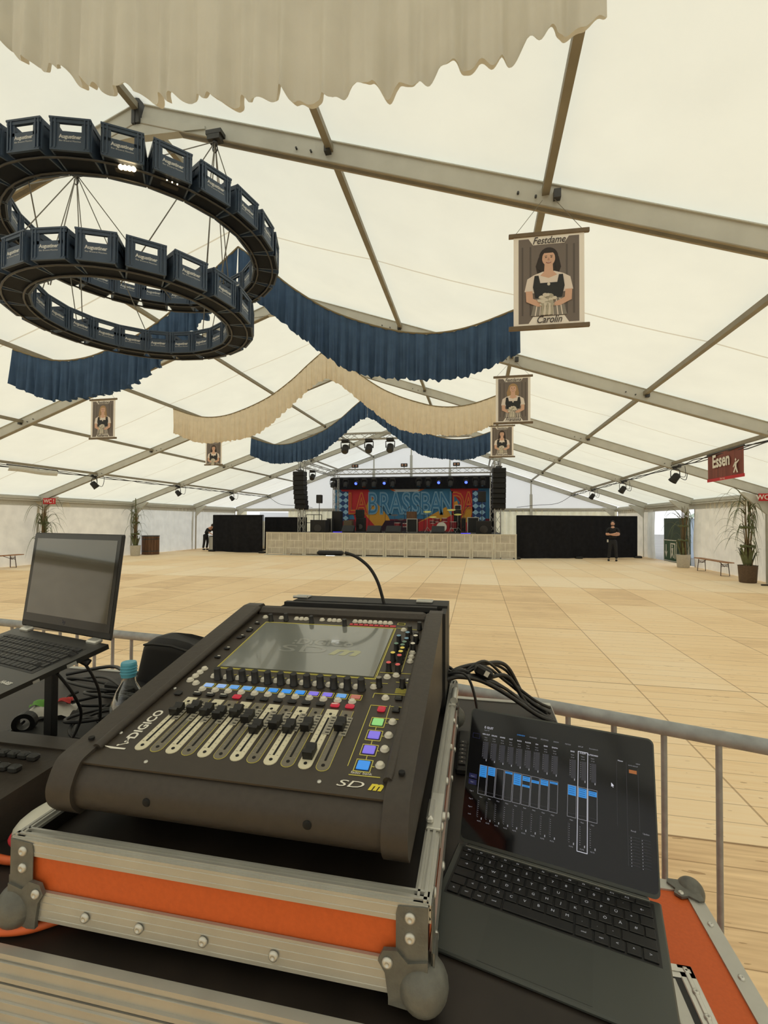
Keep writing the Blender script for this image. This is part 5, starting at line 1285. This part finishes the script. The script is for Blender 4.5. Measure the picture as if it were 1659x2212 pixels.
# writing
g = G().use(M['white']); textinto(g, 'DIGICO', .0225, frame((-.0105, .150, W0), (0, 1, 0), (-1, 0, 0)), offset=.0007, xs=1.0, spacing=1.02)
for u, v in ((-.019, .092), (-.013, .102), (-.007, .099), (-.013, .109)): g.lathe([(.0022, .0036), (.0001, .0036)], 10, Matrix.Translation((u, v, 0)), False, False)
seg(g, (-.019, .092), (-.007, .099), .0009); seg(g, (-.013, .109), (-.007, .099), .0009)
textinto(g, 'fader bank', .0075, frame((.392, .0915, W0), (1, 0, 0), (0, 1, 0)))
textinto(g, 'SD', .0175, frame((.380, .068, W0 + .0003), (1, 0, 0), (0, 1, 0)), xs=1.9, shear=.25)
g.use(M['yellowp']); textinto(g, 'm', .022, frame((.418, .069, W0 + .0003), (1, 0, 0), (0, 1, 0)), xs=1.1, offset=.0012, shear=.3)
g.use(M['white']).prism([(-.045, .088), (-.025, .083), (.0, .084), (.0, .087), (-.02, .087)], W0, W0 + .0004)
g.build('printed_writing', None, desk)
g = G()
for u, v in ((.432, .125), (.432, .267), (-.034, .262), (-.038, .121), (.055, .064), (.336, .066), (.432, .592), (.432, .458), (.422, .357)): g.lathe([(.0032, .0032), (.0028, .0046), (.0001, .0048)], 10, Matrix.Translation((u, v, 0)), True, False)
g.build('panel_screw', M['chrome'], desk)
# gooseneck lamp
Yl = 1.18
pts = spline([at(x, y, Yl) for x, y in ((836, 1330), (826, 1290), (815, 1255), (797, 1225), (770, 1203), (745, 1194))], 8)
t = thing('gooseneck_lamp', 'black gooseneck lamp curving over the rear of the mixing console', 'lamp', pts[0])
g = G(); g.tube([p - pts[0] for p in pts], .0042, 10); g.build('gooseneck', M['rubber'], t)
g = G(); g.cyl((0, 0, -.03), (0, 0, .012), .008, 12); g.build('plug', M['rubber'], t)
a, b_ = at(742, 1195, Yl) - pts[0], at(686, 1194, Yl) - pts[0]
T = frame((a + b_) / 2, (b_ - a), (0, 1, 0)); L_ = (b_ - a).length
g = G(); g.box((0, 0, 0), (L_, .018, .0125), T, bev=.004); g.build('lamp_head', M['rubber'], t)
g = G(); g.box((.0, 0, .0066), (.022, .010, .0015), T); g.build('led', M['led_white'], t)

# ------------------------------------------------------------------ cables at the right of the cable box
def cable(pts, r, label, m_='cable', plug=False, n=8, group=None):
    P_ = spline(pts, n); t = thing('cable', label, 'cable', P_[0], group=group)
    g = G(); g.tube([p - P_[0] for p in P_], r, 8); g.build('sheath', M[m_], t)
    if plug:
        for a, b_ in ((P_[0], P_[1]), (P_[-1], P_[-2])):
            d = (b_ - a).normalized(); g = G(); g.cyl(a - P_[0], a + d * .045 - P_[0], .0085, 12); g.build('plug', M['rubber'], t)
    return t
rnd = random.Random(11)
for i in range(8):
    o1, o2 = rnd.uniform(-.02, .02), rnd.uniform(-.02, .02); e = rnd.uniform(-.04, .04); b_ = i / 7.0
    cable([(4.142, 1.19 + .01 * i, 1.318 + .012 * math.sin(i * 2)), (4.175, 1.21 + .01 * i, 1.322 + o1 * .6), (4.23 + o2 * .4, 1.26 + .012 * i, 1.295 + .025 * b_ + o2), (4.30, 1.31 + .016 * i, 1.25 + .05 * b_ + o1), (4.365 + e * .4, 1.34 + .014 * i, 1.19 + .02 * b_), (4.42 + e * .2, 1.31 + .02 * i + e, 1.172)], .0042 if i % 3 else .0058,
          'black cable of the bundle running from the cable box behind the right laptop', group='cable bundle at the right of the cable box')
cable([(4.142, 1.2, 1.33), (4.19, 1.2, 1.33), (4.215, 1.19, 1.27), (4.225, 1.17, 1.18)], .0035, 'thin black cable dropping from the bundle beside the small keyboard')
t = thing('cable_connector', 'black connector with a pale label in the cable bundle', 'connector', (4.235, 1.27, 1.318), (0, .5, .2))
g = G(); g.box((0, 0, 0), (.05, .026, .026), bev=.006); g.build('shell', M['rubber'], t); g = G(); g.box((.005, -.0135, .002), (.012, .001, .014)); g.build('sticker', M['white'], t)

# ------------------------------------------------------------------ laptops
def keyboard(parent, rows, x0, y0, pitch, rowh, keymat, z, legends, legm, lsize, gap=.0022, hk=.0012, kname='key'):
    kb = G().box((0, 0, 0), (.001, .001, .0004)); 
    kbo = link(kb.mesh('keyboard_well', M['black']), 'keyboard_well', parent)
    cache = {}; leg = G(); y = y0
    for ri, (row, rh) in enumerate(rows):
        x = x0
        for w, ch in row:
            kw = round(w * pitch - gap, 5)
            if (kw, rh) not in cache: cache[(kw, rh)] = G().box((0, 0, 0), (kw, rh - gap, hk * 2), None, .0006).mesh('key', keymat)
            if ch != '_skip': link(cache[(kw, rh)], kname, kbo, (x + w * pitch / 2, y - rh / 2, z + hk))
            if ch and ch != '_skip' and legends: textinto(leg, ch, lsize * (.62 if len(ch) > 1 else 1), frame((x + w * pitch / 2, y - rh / 2, z + hk * 2 + .00025), (1, 0, 0), (0, 1, 0)))
            x += w * pitch
        y -= rh
    if leg.v: leg.build('key_legends', legm, kbo)
    return kbo
# right laptop
a = Vector((4.1868, .8139, 1.1712)); b_ = Vector((4.4770, .7441, 1.1712)); u = (b_ - a).normalized(); n_ = Vector((-u.y, u.x, 0)); LW = .2986
t = thing('laptop', 'anthracite laptop showing mixer software, on the table right of the mixing console', 'laptop'); t.matrix_world = frame(a + Vector((0, 0, -.0062)), u, n_)
zt_ = .0062
g = G(); g.box((LW / 2, -.1025, .0031), (LW, .205, .0062), bev=.002); g.build('base', M['anth'], t)
g = G(); g.box((LW / 2, -.0605, zt_ - .0002), (.279, .106, .0006)); g.build('keyboard_recess', M['key'], t)
R_ = lambda s: [(1, c) for c in s]
rows = [([(1.1, 'esc')] + [(1.017, 'F%d' % i) for i in range(1, 13)] + [(1.1, '')], .0115),
        ([(1, '^')] + R_('1234567890ß´') + [(1.5, '←')], .0182), ([(1.5, '→')] + R_('QWERTZUIOPÜ+') + [(1, '')], .0182),
        ([(1.75, '')] + R_('ASDFGHJKLÖÄ#') + [(.75, '')], .0182), ([(1.25, '')] + R_('<YXCVBNM,.-') + [(2.25, '')], .0182),
        ([(1, 'fn'), (1, 'ctrl'), (1, 'opt'), (1.25, 'cmd'), (5, ''), (1.25, 'cmd'), (1, 'opt'), (1, '<'), (1, '^'), (1, '>')], .0182)]
keyboard(t, rows, .0125, -.0085, .0189, .018, M['key'], zt_, True, M['legend'], .0062)
g = G(); g.box((.1455, -.1605, zt_ + .0001), (.132, .078, .0004)); g.build('trackpad', mat('trackpad_grey', rgb(67, 70, 67), .4, metal=.3), t)
g = G(); g.box((LW / 2, .0015, .0035), (LW - .03, .006, .007), bev=.002); g.build('hinge_bar', M['anth'], t)
g = G(); g.box((LW / 2, -.0045, zt_ + .0006), (.27, .001, .0008)); g.build('hinge_gap_line', M['alu'], t)
lt = math.radians(25)
g = G(); g.prism([(LW / 2 + sx * (LW / 2 - .009) + .009 * math.cos(an), .1065 + sy * (.1065 - .009) + .009 * math.sin(an)) for sx, sy, a0 in ((1, 1, 0), (-1, 1, PI / 2), (-1, -1, PI), (1, -1, 1.5 * PI)) for an in [a0 + PI / 12 * k for k in range(7)]], -.0044, 0, 'z'); lid = g.build('lid', M['anth'], t, (0, .003, zt_), (PI / 2 - lt, 0, 0))
g = G(); g.prism([(LW / 2 + sx * (LW / 2 - .010) + .008 * math.cos(an), .108 + sy * (.1035 - .009) + .008 * math.sin(an)) for sx, sy, a0 in ((1, 1, 0), (-1, 1, PI / 2), (-1, -1, PI), (1, -1, 1.5 * PI)) for an in [a0 + PI / 12 * k for k in range(7)]], 0, .0006, 'z'); g.build('screen_glass', mat('laptop_glass', rgb(15, 16, 20), .09, spec=.45), lid)
ui = G()
def q(m_, x0, y0, x1, y1, h=.0008): ui.use(M[m_]).box(((x0 + x1) / 2000, (y0 + y1) / 2000, h), (abs(x1 - x0) / 1000, abs(y1 - y0) / 1000, .0002))
def tx(m_, s_, x, y, size, al='CENTER'): textinto(ui.use(M[m_]), s_, size / 1000, frame((x / 1000, y / 1000, .0010), (1, 0, 0), (0, 1, 0)), align=al)
def lr(m_, x0, y0, x1, y1, w=.7):
    q(m_, x0, y0, x1, y0 + w, .0009); q(m_, x0, y1 - w, x1, y1, .0009); q(m_, x0, y0, x0 + w, y1, .0009); q(m_, x1 - w, y0, x1, y1, .0009)
cols_ = [24.5 + 14.75 * i for i in range(9)] + [171, 187, 202]
nm_ = ['HEN OUT', 'DRUMS', 'SNARE', 'HAT', 'RACK', 'FLOOR', 'OH', 'BASS', 'SYNTH', 'BASS', 'E-GUIT', 'OUTBOARD']
blk = {0: [(121, 103)], 1: [(121, 108)], 3: [(120, 117)], 4: [(120, 103)], 5: [(119, 112), (106, 103)], 6: [(116, 112)], 7: [(120, 112)], 8: [(120, 117)], 9: [(121, 107)], 10: [(120, 107)], 11: [(119, 112)]}
for i, x in enumerate(cols_):
    tx('ui_white', nm_[i], x + 6.5, 172, 3.0); tx('ui_grey', 'Input', x + 6.5, 167, 2.4); tx('ui_grey', '-0.0 dB', x + 6.5, 163, 2.0)
    for k in range(8): q('ui_grey', x + 3, 158 - k * 3, x + 4, 157.4 - k * 3)
    q('ui_dim', x + 2, 134, x + 3, 160); q('ui_grey', x + 9.5, 129, x + 11, 132); q('ui_dim', x + 4.5, 132, x + 12, 160)
    lr('ui_grey', x, 76, x + 13.5, 121.6, .5)
    q('ui_dim', x + 1, 81, x + 12.5, 81.5)
    for y1, y0 in blk.get(i, []):
        q('ui_blue', x + .8, y0, x + 12.7, y1, .0009)
        for k in range(int((y1 - y0) / 3)): q('ui_navy', x + 2.2, y1 - 2 - 3 * k, x + 10.5, y1 - 1.5 - 3 * k, .0012)
    tx('ui_grey', 'Main', x + 6.5, 72, 2.6)
    for k in range(9): q('ui_grey', x + 3, 66 - k * 3, x + 4, 65.4 - k * 3)
    q('ui_dim', x + 1.5, 42, x + 2.2, 68); q('ui_grey', x + 9.5, 39, x + 11, 42); tx('ui_grey', 'MUTE', x + 6.5, 36, 2.4)
lr('ui_white', 186, 32, 201.5, 174.5, .8)
tx('ui_white', 'E GUIT', 27, 183.5, 5.2, 'LEFT'); tx('ui_grey', 'Input 21', 27, 179, 2.8, 'LEFT')
for s_, x in (('OVERVIEW', 92), ('CHANNEL', 113), ('ROUTING', 132), ('SHOW', 151), ('PATCH', 170), ('SETUP', 190), ('Soundcheck', 210)): tx('ui_blue' if s_ == 'OVERVIEW' else 'ui_grey', s_, x, 181.5, 2.8)
for s_, y in (('Input 1', 101), ('Page 1', 92), ('Page 2', 78), ('Page 3', 66), ('Page 4', 54), ('Lock', 43)): tx('ui_grey', s_, 14, y, 2.6)
q('ui_navy', 7, 98, 21, 105, .0006); q('ui_navy', 7, 88, 21, 96, .0006); lr('ui_navy', 7, 163, 20, 171, .5)
q('ui_orange', 262, 157, 273, 162); tx('ui_grey', 'MUTE GROUP', 268, 168, 2.2); tx('ui_white', 'Master', 250, 172, 2.8); tx('ui_grey', 'VIEW', 275, 172, 2.6)
for k in range(10): q('ui_dim', 260, 70 - 4 * k, 274, 70.5 - 4 * k); q('ui_dim', 276, 70 - 4 * k, 289, 70.5 - 4 * k); q('ui_grey', 262, 68 - 4 * k, 263, 69 - 4 * k); q('ui_grey', 277, 68 - 4 * k, 278, 69 - 4 * k)
tx('ui_grey', 'Recall', 266, 78, 3); tx('ui_grey', 'Update', 283, 78, 3); q('ui_dim', 258, 32, 258.5, 172); q('ui_dim', 274.5, 80, 275, 165); q('ui_dim', 244, 80, 244.4, 172)
ui.use(M['ui_white']).prism([(.236, .138), (.236, .132), (.2375, .1335), (.2385, .1312), (.2392, .1316), (.2384, .134), (.2402, .134)], .0009, .0011)
ui.build('software_display', None, lid)
# left laptop on a stand
a = Vector((3.0266, 1.0183, 1.43)); b_ = Vector((3.3823, .9270, 1.43)); u = (b_ - a).normalized(); n_ = Vector((-u.y, u.x, 0)); LW = .3673
bt = math.radians(12); dn = (n_ * math.cos(bt) + Vector((0, 0, 1)) * math.sin(bt))
t = thing('laptop', 'black laptop with silver hinges on a stand at the left, screen reflecting the tent', 'laptop'); t.matrix_world = frame(a - u.cross(dn) * .016, u, dn)
zt_ = .016
g = G(); g.prism([(.004, .005), (.004, .016), (-.252, .016), (-.256, .012), (-.248, .007), (-.02, .005)][::-1], -.002, LW + .004, 'x'); g.build('base', mat('dark_laptop_shell', rgb(46, 45, 42), .35, metal=.3), t)
g = G(); g.box((LW / 2, -.085, zt_ + .0002), (LW - .05, .112, .0006)); g.build('keyboard_recess', M['key'], t)
rr = [([(1.13, '')] * 16, .0125), ([(1, c) for c in '^1234567890ß´'] + [(1.6, '')] + [(.87, c) for c in '7894'], .0182), ([(1.4, '')] + R_('QWERTZUIOPÜ+') + [(1.2, '')] + [(.87, c) for c in '4561'], .0182), ([(1.6, '')] + R_('ASDFGHJKLÖÄ#') + [(1, '')] + [(.87, c) for c in '1230'], .0182), ([(1.2, '')] + R_('<YXCVBNM,.-') + [(2.4, '')] + [(.87, c) for c in '0,+-'], .0182), ([(1.3, '')] * 3 + [(5.2, '')] + [(1.2, '')] * 4 + [(.87, '')] * 4, .0182)]
keyboard(t, rr, .0275, -.032, .0172, .0182, M['key'], zt_, True, M['strip_s'], .006)
g = G(); g.box((.15, -.200, zt_ + .0002), (.105, .065, .0005)); g.build('trackpad', M['black'], t)
g = G(); textinto(g.use(M['pelmet']), 'HI-RES', .012, frame((.330, -.182, zt_ + .0006), (1, 0, 0), (0, 1, 0)), offset=.0006); g.build('palm_rest_print', None, t)
g = G(); g.box((LW + .0045, -.08, .009), (.001, .02, .007)); g.box((LW + .0045, -.15, .009), (.001, .012, .005)); g.build('socket', M['alu'], t)
for x in (.045, LW - .045):
    g = G(); g.box((x, .003, zt_ + .002), (.036, .02, .010), bev=.003); g.build('hinge', M['chrome'], t)
rot_lid = PI / 2 - math.radians(7) - bt
g = G(); g.box((LW / 2, .1235, -.0035), (LW, .247, .007), bev=.003); lid = g.build('lid', M['black'], t, (0, .012, zt_ + .004), (rot_lid, 0, 0))
g = G(); g.box((LW / 2, .130, .0004), (LW - .012, .228, .0008)); g.build('screen_bezel', M['black_gloss'], lid)
g = G(); g.box((LW / 2, .134, .0010), (LW - .036, .196, .0004)); g.build('screen', mat('dark_reflecting_screen', rgb(52, 50, 44), .05, spec=.9, coat=1), lid)
g = G(); textinto(g.use(M['ui_dim']), 'hp', .014, frame((LW / 2, .026, .0012), (1, 0, 0), (0, 1, 0))); g.build('bezel_logo', None, lid)
t = thing('laptop_stand', 'black metal stand carrying the left laptop', 'stand', (3.165, .995, TZ), (0, 0, math.atan2(u.y, u.x)))
g = G(); g.box((0, 0, .005), (.26, .20, .008), bev=.003); g.build('foot_plate', M['black'], t)
g = G(); g.box((0, 0, .115), (.034, .016, .22), bev=.003); g.build('post', M['black'], t)
T = Matrix.Translation((-.02, -.10, .222)) @ Matrix.Rotation(bt, 4, 'X'); g = G(); g.box((0, 0, 0), (.24, .20, .004), T, bev=.001); g.build('tray', M['black'], t)

# ------------------------------------------------------------------ small things on the table
t = thing('water_bottle', 'clear plastic bottle with blue cap left of the mixing console', 'bottle', (3.482, .882, TZ + .001))
gl = bpy.data.materials.new('clear_plastic'); gl.use_nodes = True; b = gl.node_tree.nodes['Principled BSDF']
nt = gl.node_tree; nt.nodes.remove(b); mo = nt.nodes['Material Output']; mx_ = nt.nodes.new('ShaderNodeMixShader'); tr_ = nt.nodes.new('ShaderNodeBsdfTransparent'); gs = nt.nodes.new('ShaderNodeBsdfGlossy'); lw_ = nt.nodes.new('ShaderNodeLayerWeight')
lw_.inputs[0].default_value = .35; gs.inputs['Roughness'].default_value = .06; gs.inputs[0].default_value = (.95, .97, .97, 1); tr_.inputs[0].default_value = (.93, .95, .94, 1)
nt.links.new(lw_.outputs['Facing'], mx_.inputs[0]); nt.links.new(tr_.outputs[0], mx_.inputs[1]); nt.links.new(gs.outputs[0], mx_.inputs[2]); nt.links.new(mx_.outputs[0], mo.inputs[0])
wa = bpy.data.materials.new('water'); wa.use_nodes = True; b = wa.node_tree.nodes['Principled BSDF']
b.inputs['Transmission Weight'].default_value = 1; b.inputs['Roughness'].default_value = 0; b.inputs['IOR'].default_value = 1.33
prof = [(.001, .004), (.028, 0), (.036, .008), (.0365, .03), (.035, .035), (.0365, .04), (.0365, .06), (.035, .065), (.0365, .07), (.0365, .095), (.035, .1), (.037, .105), (.0375, .13), (.034, .158), (.024, .185), (.0145, .203), (.0135, .214), (.0135, .222)]
g = G(); g.lathe(prof, 36, None, True, False); g.build('bottle_body', gl, t)
g = G(); g.lathe([(.001, .002)] + [(r - .0012, z + .002) for r, z in prof[1:11]] + [(.0355, .102), (.001, .102)], 36, None, True, False); g.build('water', wa, t)
g = G(); g.lathe([(.0150, .214), (.0152, .217), (.0158, .219), (.0158, .241), (.0145, .245), (.0005, .245)], 36, None, False, False)
for k in range(3): g.tube([(.0160 * math.cos(q_ * PI / 12), .0160 * math.sin(q_ * PI / 12), .222 + .006 * k) for q_ in range(24)], .0012, 5, closed=True)
g.build('cap', flat('cap_teal', 84, 160, 182, .4), t)
t = thing('equipment_bag', 'black soft edged equipment case with rounded top left behind the mixing console', 'case', (3.27, 1.345, TZ), (0, 0, math.radians(-8)))
g = G()
def bag(u_, v_):
    a_ = u_ * 2 * PI; k = 1 - .10 * v_ - (.25 * max(0, v_ - .9) / .1 if v_ > .9 else 0)
    c_, s_ = math.cos(a_), math.sin(a_); ex = .28
    x = math.copysign(abs(c_) ** ex, c_) * .135 * k - .0 + .03 * v_; y = math.copysign(abs(s_) ** ex, s_) * .055 * k
    return (x - .02 * (1 - v_) * 0, y, .180 * v_ * (1 - .22 * abs(x / .135) ** 3.5))
g.grid(bag, 48, 14); g.add([bag(i / 48, 1) for i in range(48)], [tuple(range(48))]); g.build('shell', M['rubber'], t)
g = G(); g.tube([Vector(bag(i / 48, .9)) * 1.0 for i in range(48)], .004, 6, closed=True); g.build('rim', M['black'], t)
t = thing('small_keyboard', 'small black keyboard squeezed between the orange case and the right laptop', 'keyboard', (4.262, 1.10, TZ), (0, 0, 0))
g = G(); g.box((0, .03, .008), (.18, .19, .016), bev=.004); g.build('keyboard_body', M['black'], t)
KM = G().box((0, 0, 0), (.0155, .0155, .006), None, .0015).mesh('key', M['key'])
for i in range(8):
    for j in range(6): link(KM, 'key', t, (-.077 + .019 * i, -.045 + .019 * j, .018))
g = G()
for i in range(8):
    for j in range(6): g.box((-.077 + .019 * i, -.045 + .019 * j, .0212), (.004, .0014, .0003))
g.build('key_print', M['white'], t)
# lighting desk at the lower left
t = thing('lighting_desk', 'black control desk with grey keys at the lower left, beside the mixing console', 'control desk', (3.42, .86, TZ), (0, 0, 0))
g = G(); g.prism([(0, 0), (0, .078), (-.04, .082), (-.40, .062), (-.42, .05), (-.42, 0)][::-1], -1.0, 0, 'x'); g.build('body', M['desk'], t)
g = G(); g.box((-.5, -.03, .0835), (.99, .045, .004)); g.build('rear_strip', M['panel'], t)
KM2 = G().box((0, 0, 0), (.020, .016, .012), None, .003).mesh('key', flat('grey_key', 44, 44, 42, .45))
for (x, y) in [(-.104, -.088), (-.080, -.088), (-.056, -.090), (-.128, -.088), (-.152, -.088), (-.055, -.128), (-.081, -.128), (-.107, -.126), (-.133, -.126), (-.16, -.126), (-.10, -.168), (-.126, -.166), (-.152, -.166)]:
    link(KM2, 'key', t, (x, y, .0855 + (y + .09) * .055))
g = G()
for x in (-.20, -.23, -.26): g.cyl((x, -.10, .08), (x, -.10, .105), .009, 14)
g.build('knob', M['knob'], t)
t = thing('plastic_case', 'white oval plastic shell with a red band between control desk and mixing console', 'case', (3.515, .70, TZ + .002), (0, 0, math.radians(60)))
g = G().use(flat('off_white_plastic', 206, 204, 190, .4)); g.sphere((0, 0, .032), .05, 26, 14, (1.55, .95, .62)); g.build('shell', None, t)
g = G(); g.tube([(.0765 * math.cos(q_ * PI / 20), .046 * math.sin(q_ * PI / 20), .022 - .004 * math.cos(q_ * PI / 20)) for q_ in range(40)], .0055, 8, closed=True); g.build('red_band', M['redp'], t)
cable([(3.72, .60, 1.173), (3.66, .545, 1.173), (3.625, .520, 1.174), (3.57, .511, 1.174), (3.48, .515, 1.174), (3.40, .545, 1.175), (3.39, .60, 1.176), (3.44, .618, 1.176), (3.50, .622, 1.174), (3.57, .66, 1.173)], .0062, 'orange cable looping out from under the orange flight case at the lower left', 'cable_o', n=10)
# tangle of black cables behind the left laptop stand
def coil(c, rx, ry, turns, label, r=.0045, tail=None, seed=0, h=.012):
    rn = random.Random(seed); P_ = []
    for k in range(int(turns * 14)):
        a_ = k / 14 * 2 * PI; w = 1 + .35 * math.sin(a_ * .37 + seed * 2); P_.append((c[0] + .03 * math.sin(a_ * .31 + seed) + rx * w * math.cos(a_ + seed), c[1] + .02 * math.cos(a_ * .43 + seed) + ry * (2 - w) * math.sin(a_ + seed), TZ + r + h * k / 14 + .016 * (1 + math.sin(a_ * .7 + seed))))
    if tail: P_ += tail
    return cable(P_, r, label, n=3)
coil((3.27, 1.05), .075, .07, 1.9, 'black cable coiled on the table right of the laptop stand', seed=1, tail=[(3.36, .98, 1.172), (3.40, .93, 1.171)])
coil((3.24, 1.17), .10, .06, 1.6, 'black cable loops lying behind the laptop stand', seed=2)
coil((3.10, 1.24), .10, .06, 1.7, 'black cable coil half hidden under the left laptop', seed=3)
coil((3.30, .98), .06, .045, 1.4, 'small black cable loop nearest the mixing console', .0042, seed=4)
cable([(2.80, 1.40, 1.172), (2.95, 1.43, 1.20), (3.08, 1.36, 1.21), (3.20, 1.34, 1.215), (3.32, 1.26, 1.19), (3.38, 1.18, 1.172)], .006, 'thick black cable running along the rear of the table to the left equipment case')
cable([(2.85, 1.34, 1.172), (3.0, 1.33, 1.2), (3.12, 1.27, 1.205), (3.22, 1.20, 1.19), (3.30, 1.08, 1.18), (3.27, .98, 1.172)], .0045, 'black cable crossing the table diagonally behind the bottle')
cable([(3.335, .88, 1.42), (3.36, .89, 1.40), (3.372, .92, 1.33), (3.35, .95, 1.24), (3.36, .93, 1.19), (3.33, .90, 1.173)], .0032, 'thin cable hanging from the right side of the left laptop', plug=True)
cable([(3.30, .83, 1.405), (3.325, .85, 1.39), (3.34, .89, 1.32), (3.315, .93, 1.25), (3.29, .90, 1.18), (3.25, .88, 1.172)], .0032, 'thin cable hanging from the front half of the left laptop', plug=True)
cable([(3.18, 1.44, 1.172), (3.17, 1.44, 1.24), (3.20, 1.43, 1.275), (3.24, 1.42, 1.25), (3.25, 1.42, 1.18)], .005, 'black cable arch standing up behind the bottle')
cable([(3.02, 1.05, 1.172), (3.10, .93, 1.18), (3.22, .905, 1.175), (3.33, .91, 1.18), (3.36, .96, 1.2), (3.30, 1.02, 1.19)], .0042, 'black cable bending round the foot of the laptop stand')
cable([(2.95, 1.15, 1.172), (3.08, 1.12, 1.2), (3.2, 1.17, 1.215), (3.32, 1.13, 1.2), (3.36, 1.05, 1.18), (3.33, .98, 1.172)], .0042, 'black cable looping between laptop stand and bottle')
t = thing('cable_tester_box', 'low black junction box lying under the cables behind the bottle', 'box', (3.17, 1.30, TZ), (0, 0, -.12))
g = G(); g.box((0, 0, .02), (.20, .08, .04), bev=.006); g.build('box_body', M['rubber'], t); g = G(); g.box((.06, -.041, .02), (.03, .002, .014)); g.build('socket', M['alu'], t)
t = thing('snack_bag', 'crumpled snack bag with green and red print under the left laptop', 'bag', (3.055, 1.10, TZ + .002), (0, 0, .4))
g = G(); sb = [flat('bag_white', 190, 186, 176), flat('bag_green', 92, 150, 50), flat('bag_red', 186, 46, 42)]
for mm, dz, sc, off in ((sb[0], 0, 1, 0), (sb[1], .002, .45, -.02), (sb[2], .002, .3, .035)):
    g.use(mm); g.grid(lambda u_, v_, dz=dz, sc=sc, off=off: (off + (u_ - .5) * .12 * sc, (v_ - .5) * .085 * sc, .016 + dz + .03 * math.sin(PI * (.5 + (u_ - .5) * sc)) * math.sin(PI * (.5 + (v_ - .5) * sc)) + .004 * math.sin(u_ * 17 * sc + v_ * 11)), 14, 10)
g.build('foil', None, t)
t = thing('roll_of_tape', 'dark tape roll standing among the cables at the foot of the laptop stand', 'tape', (3.07, 1.01, TZ + .026), (PI / 2, 0, .5))
g = G(); g.lathe([(.015, -.012), (.026, -.012), (.026, .012), (.015, .012), (.015, -.012)], 24, None, False, False); g.build('tape', M['rubber'], t)

# ------------------------------------------------------------------ lower orange road case at the right
RX1, RY1, RZ = 4.728, 1.262, .85
t = thing('road_case', 'orange road case with recessed metal handle at the lower right, below the right laptop', 'case', (RX1, RY1, 0))
w, d = .52, .93
g = G(); g.box((-w / 2, -d / 2, RZ / 2 + .04), (w - .006, d - .006, RZ - .09)); g.build('case_body', M['orange'], t)
g = G(); g.box((-w / 2, -.015, RZ - .004), (w, .032, .006)); g.box((-w / 2, 0, RZ - .02), (w, .004, .034)); g.build('aluminium_edge', M['alu'], t)
g = G(); g.box((-.015, -d / 2, RZ - .004), (.032, d, .006)); g.box((0, -d / 2, RZ - .02), (.004, d, .034)); g.build('aluminium_edge', M['alu'], t)
for y in (-.12, -.24, -.36, -.48, -.6): rivet(t, (-.015, y, RZ - .001), 'z')
g = G(); g.sphere((-.010, -.010, RZ - .014), .030, 22, 14)
g.prism([(-.0, -.0), (-.058, .0), (-.062, -.012), (-.050, -.030), (-.058, -.044), (-.046, -.056), (-.030, -.050), (-.012, -.062), (0, -.058)], RZ - .002, RZ + .0035)
g.build('ball_corner', M['ball'], t); rivet(t, (-.043, -.043, RZ + .003), 'z')
# recessed handle dish
hx0, hx1, hy0, hy1 = -.30, -.10, -.46, -.235
g = G(); e_ = .028; z_ = RZ - .002
for c_, d_ in ((((hx0 + hx1) / 2, hy1 - e_ / 2), (hx1 - hx0, e_)), (((hx0 + hx1) / 2, hy0 + e_ / 2), (hx1 - hx0, e_)), ((hx0 + e_ / 2, (hy0 + hy1) / 2), (e_, hy1 - hy0)), ((hx1 - e_ / 2, (hy0 + hy1) / 2), (e_, hy1 - hy0))):
    g.box((c_[0], c_[1], z_ + .001), (d_[0], d_[1], .004), bev=.0015)
    g.box((c_[0], c_[1], z_ + .004), (d_[0] - .012 if d_[0] > .05 else .008, d_[1] - .012 if d_[1] > .05 else .008, .003), bev=.001)
g.build('handle_plate', M['chrome'], t)
g = G(); g.box(((hx0 + hx1) / 2, (hy0 + hy1) / 2, z_ - .0), (hx1 - hx0 - .05, hy1 - hy0 - .05, .002)); g.build('handle_dish', M['black'], t)
g = G(); g.box((hx1 - .052, (hy0 + hy1) / 2, z_ + .003), (.022, hy1 - hy0 - .07, .004), bev=.001); g.box((hx1 - .080, (hy0 + hy1) / 2, z_ + .004), (.026, hy1 - hy0 - .07, .004), bev=.001); g.cyl((hx1 - .065, hy0 + .03, z_ + .006), (hx1 - .065, hy1 - .03, z_ + .006), .003, 8)
g.build('handle_hinge', M['alu'], t)
g = G(); g.tube([(hx1 - .10, hy0 + .045, z_ + .006), (hx1 - .145, hy0 + .045, z_ + .012), (hx1 - .15, hy0 + .06, z_ + .014), (hx1 - .15, hy1 - .06, z_ + .014), (hx1 - .145, hy1 - .045, z_ + .012), (hx1 - .10, hy1 - .045, z_ + .006)], .009, 10); g.build('grip', M['rubber'], t)
for y in (hy1 - .014, hy0 + .014):
    for x in (hx0 + .03, hx0 + .085, hx1 - .014): rivet(t, (x, y, z_ + .0035), 'z')
for y in (-.29, -.335, -.38): rivet(t, (hx1 - .014, y, z_ + .0035), 'z')
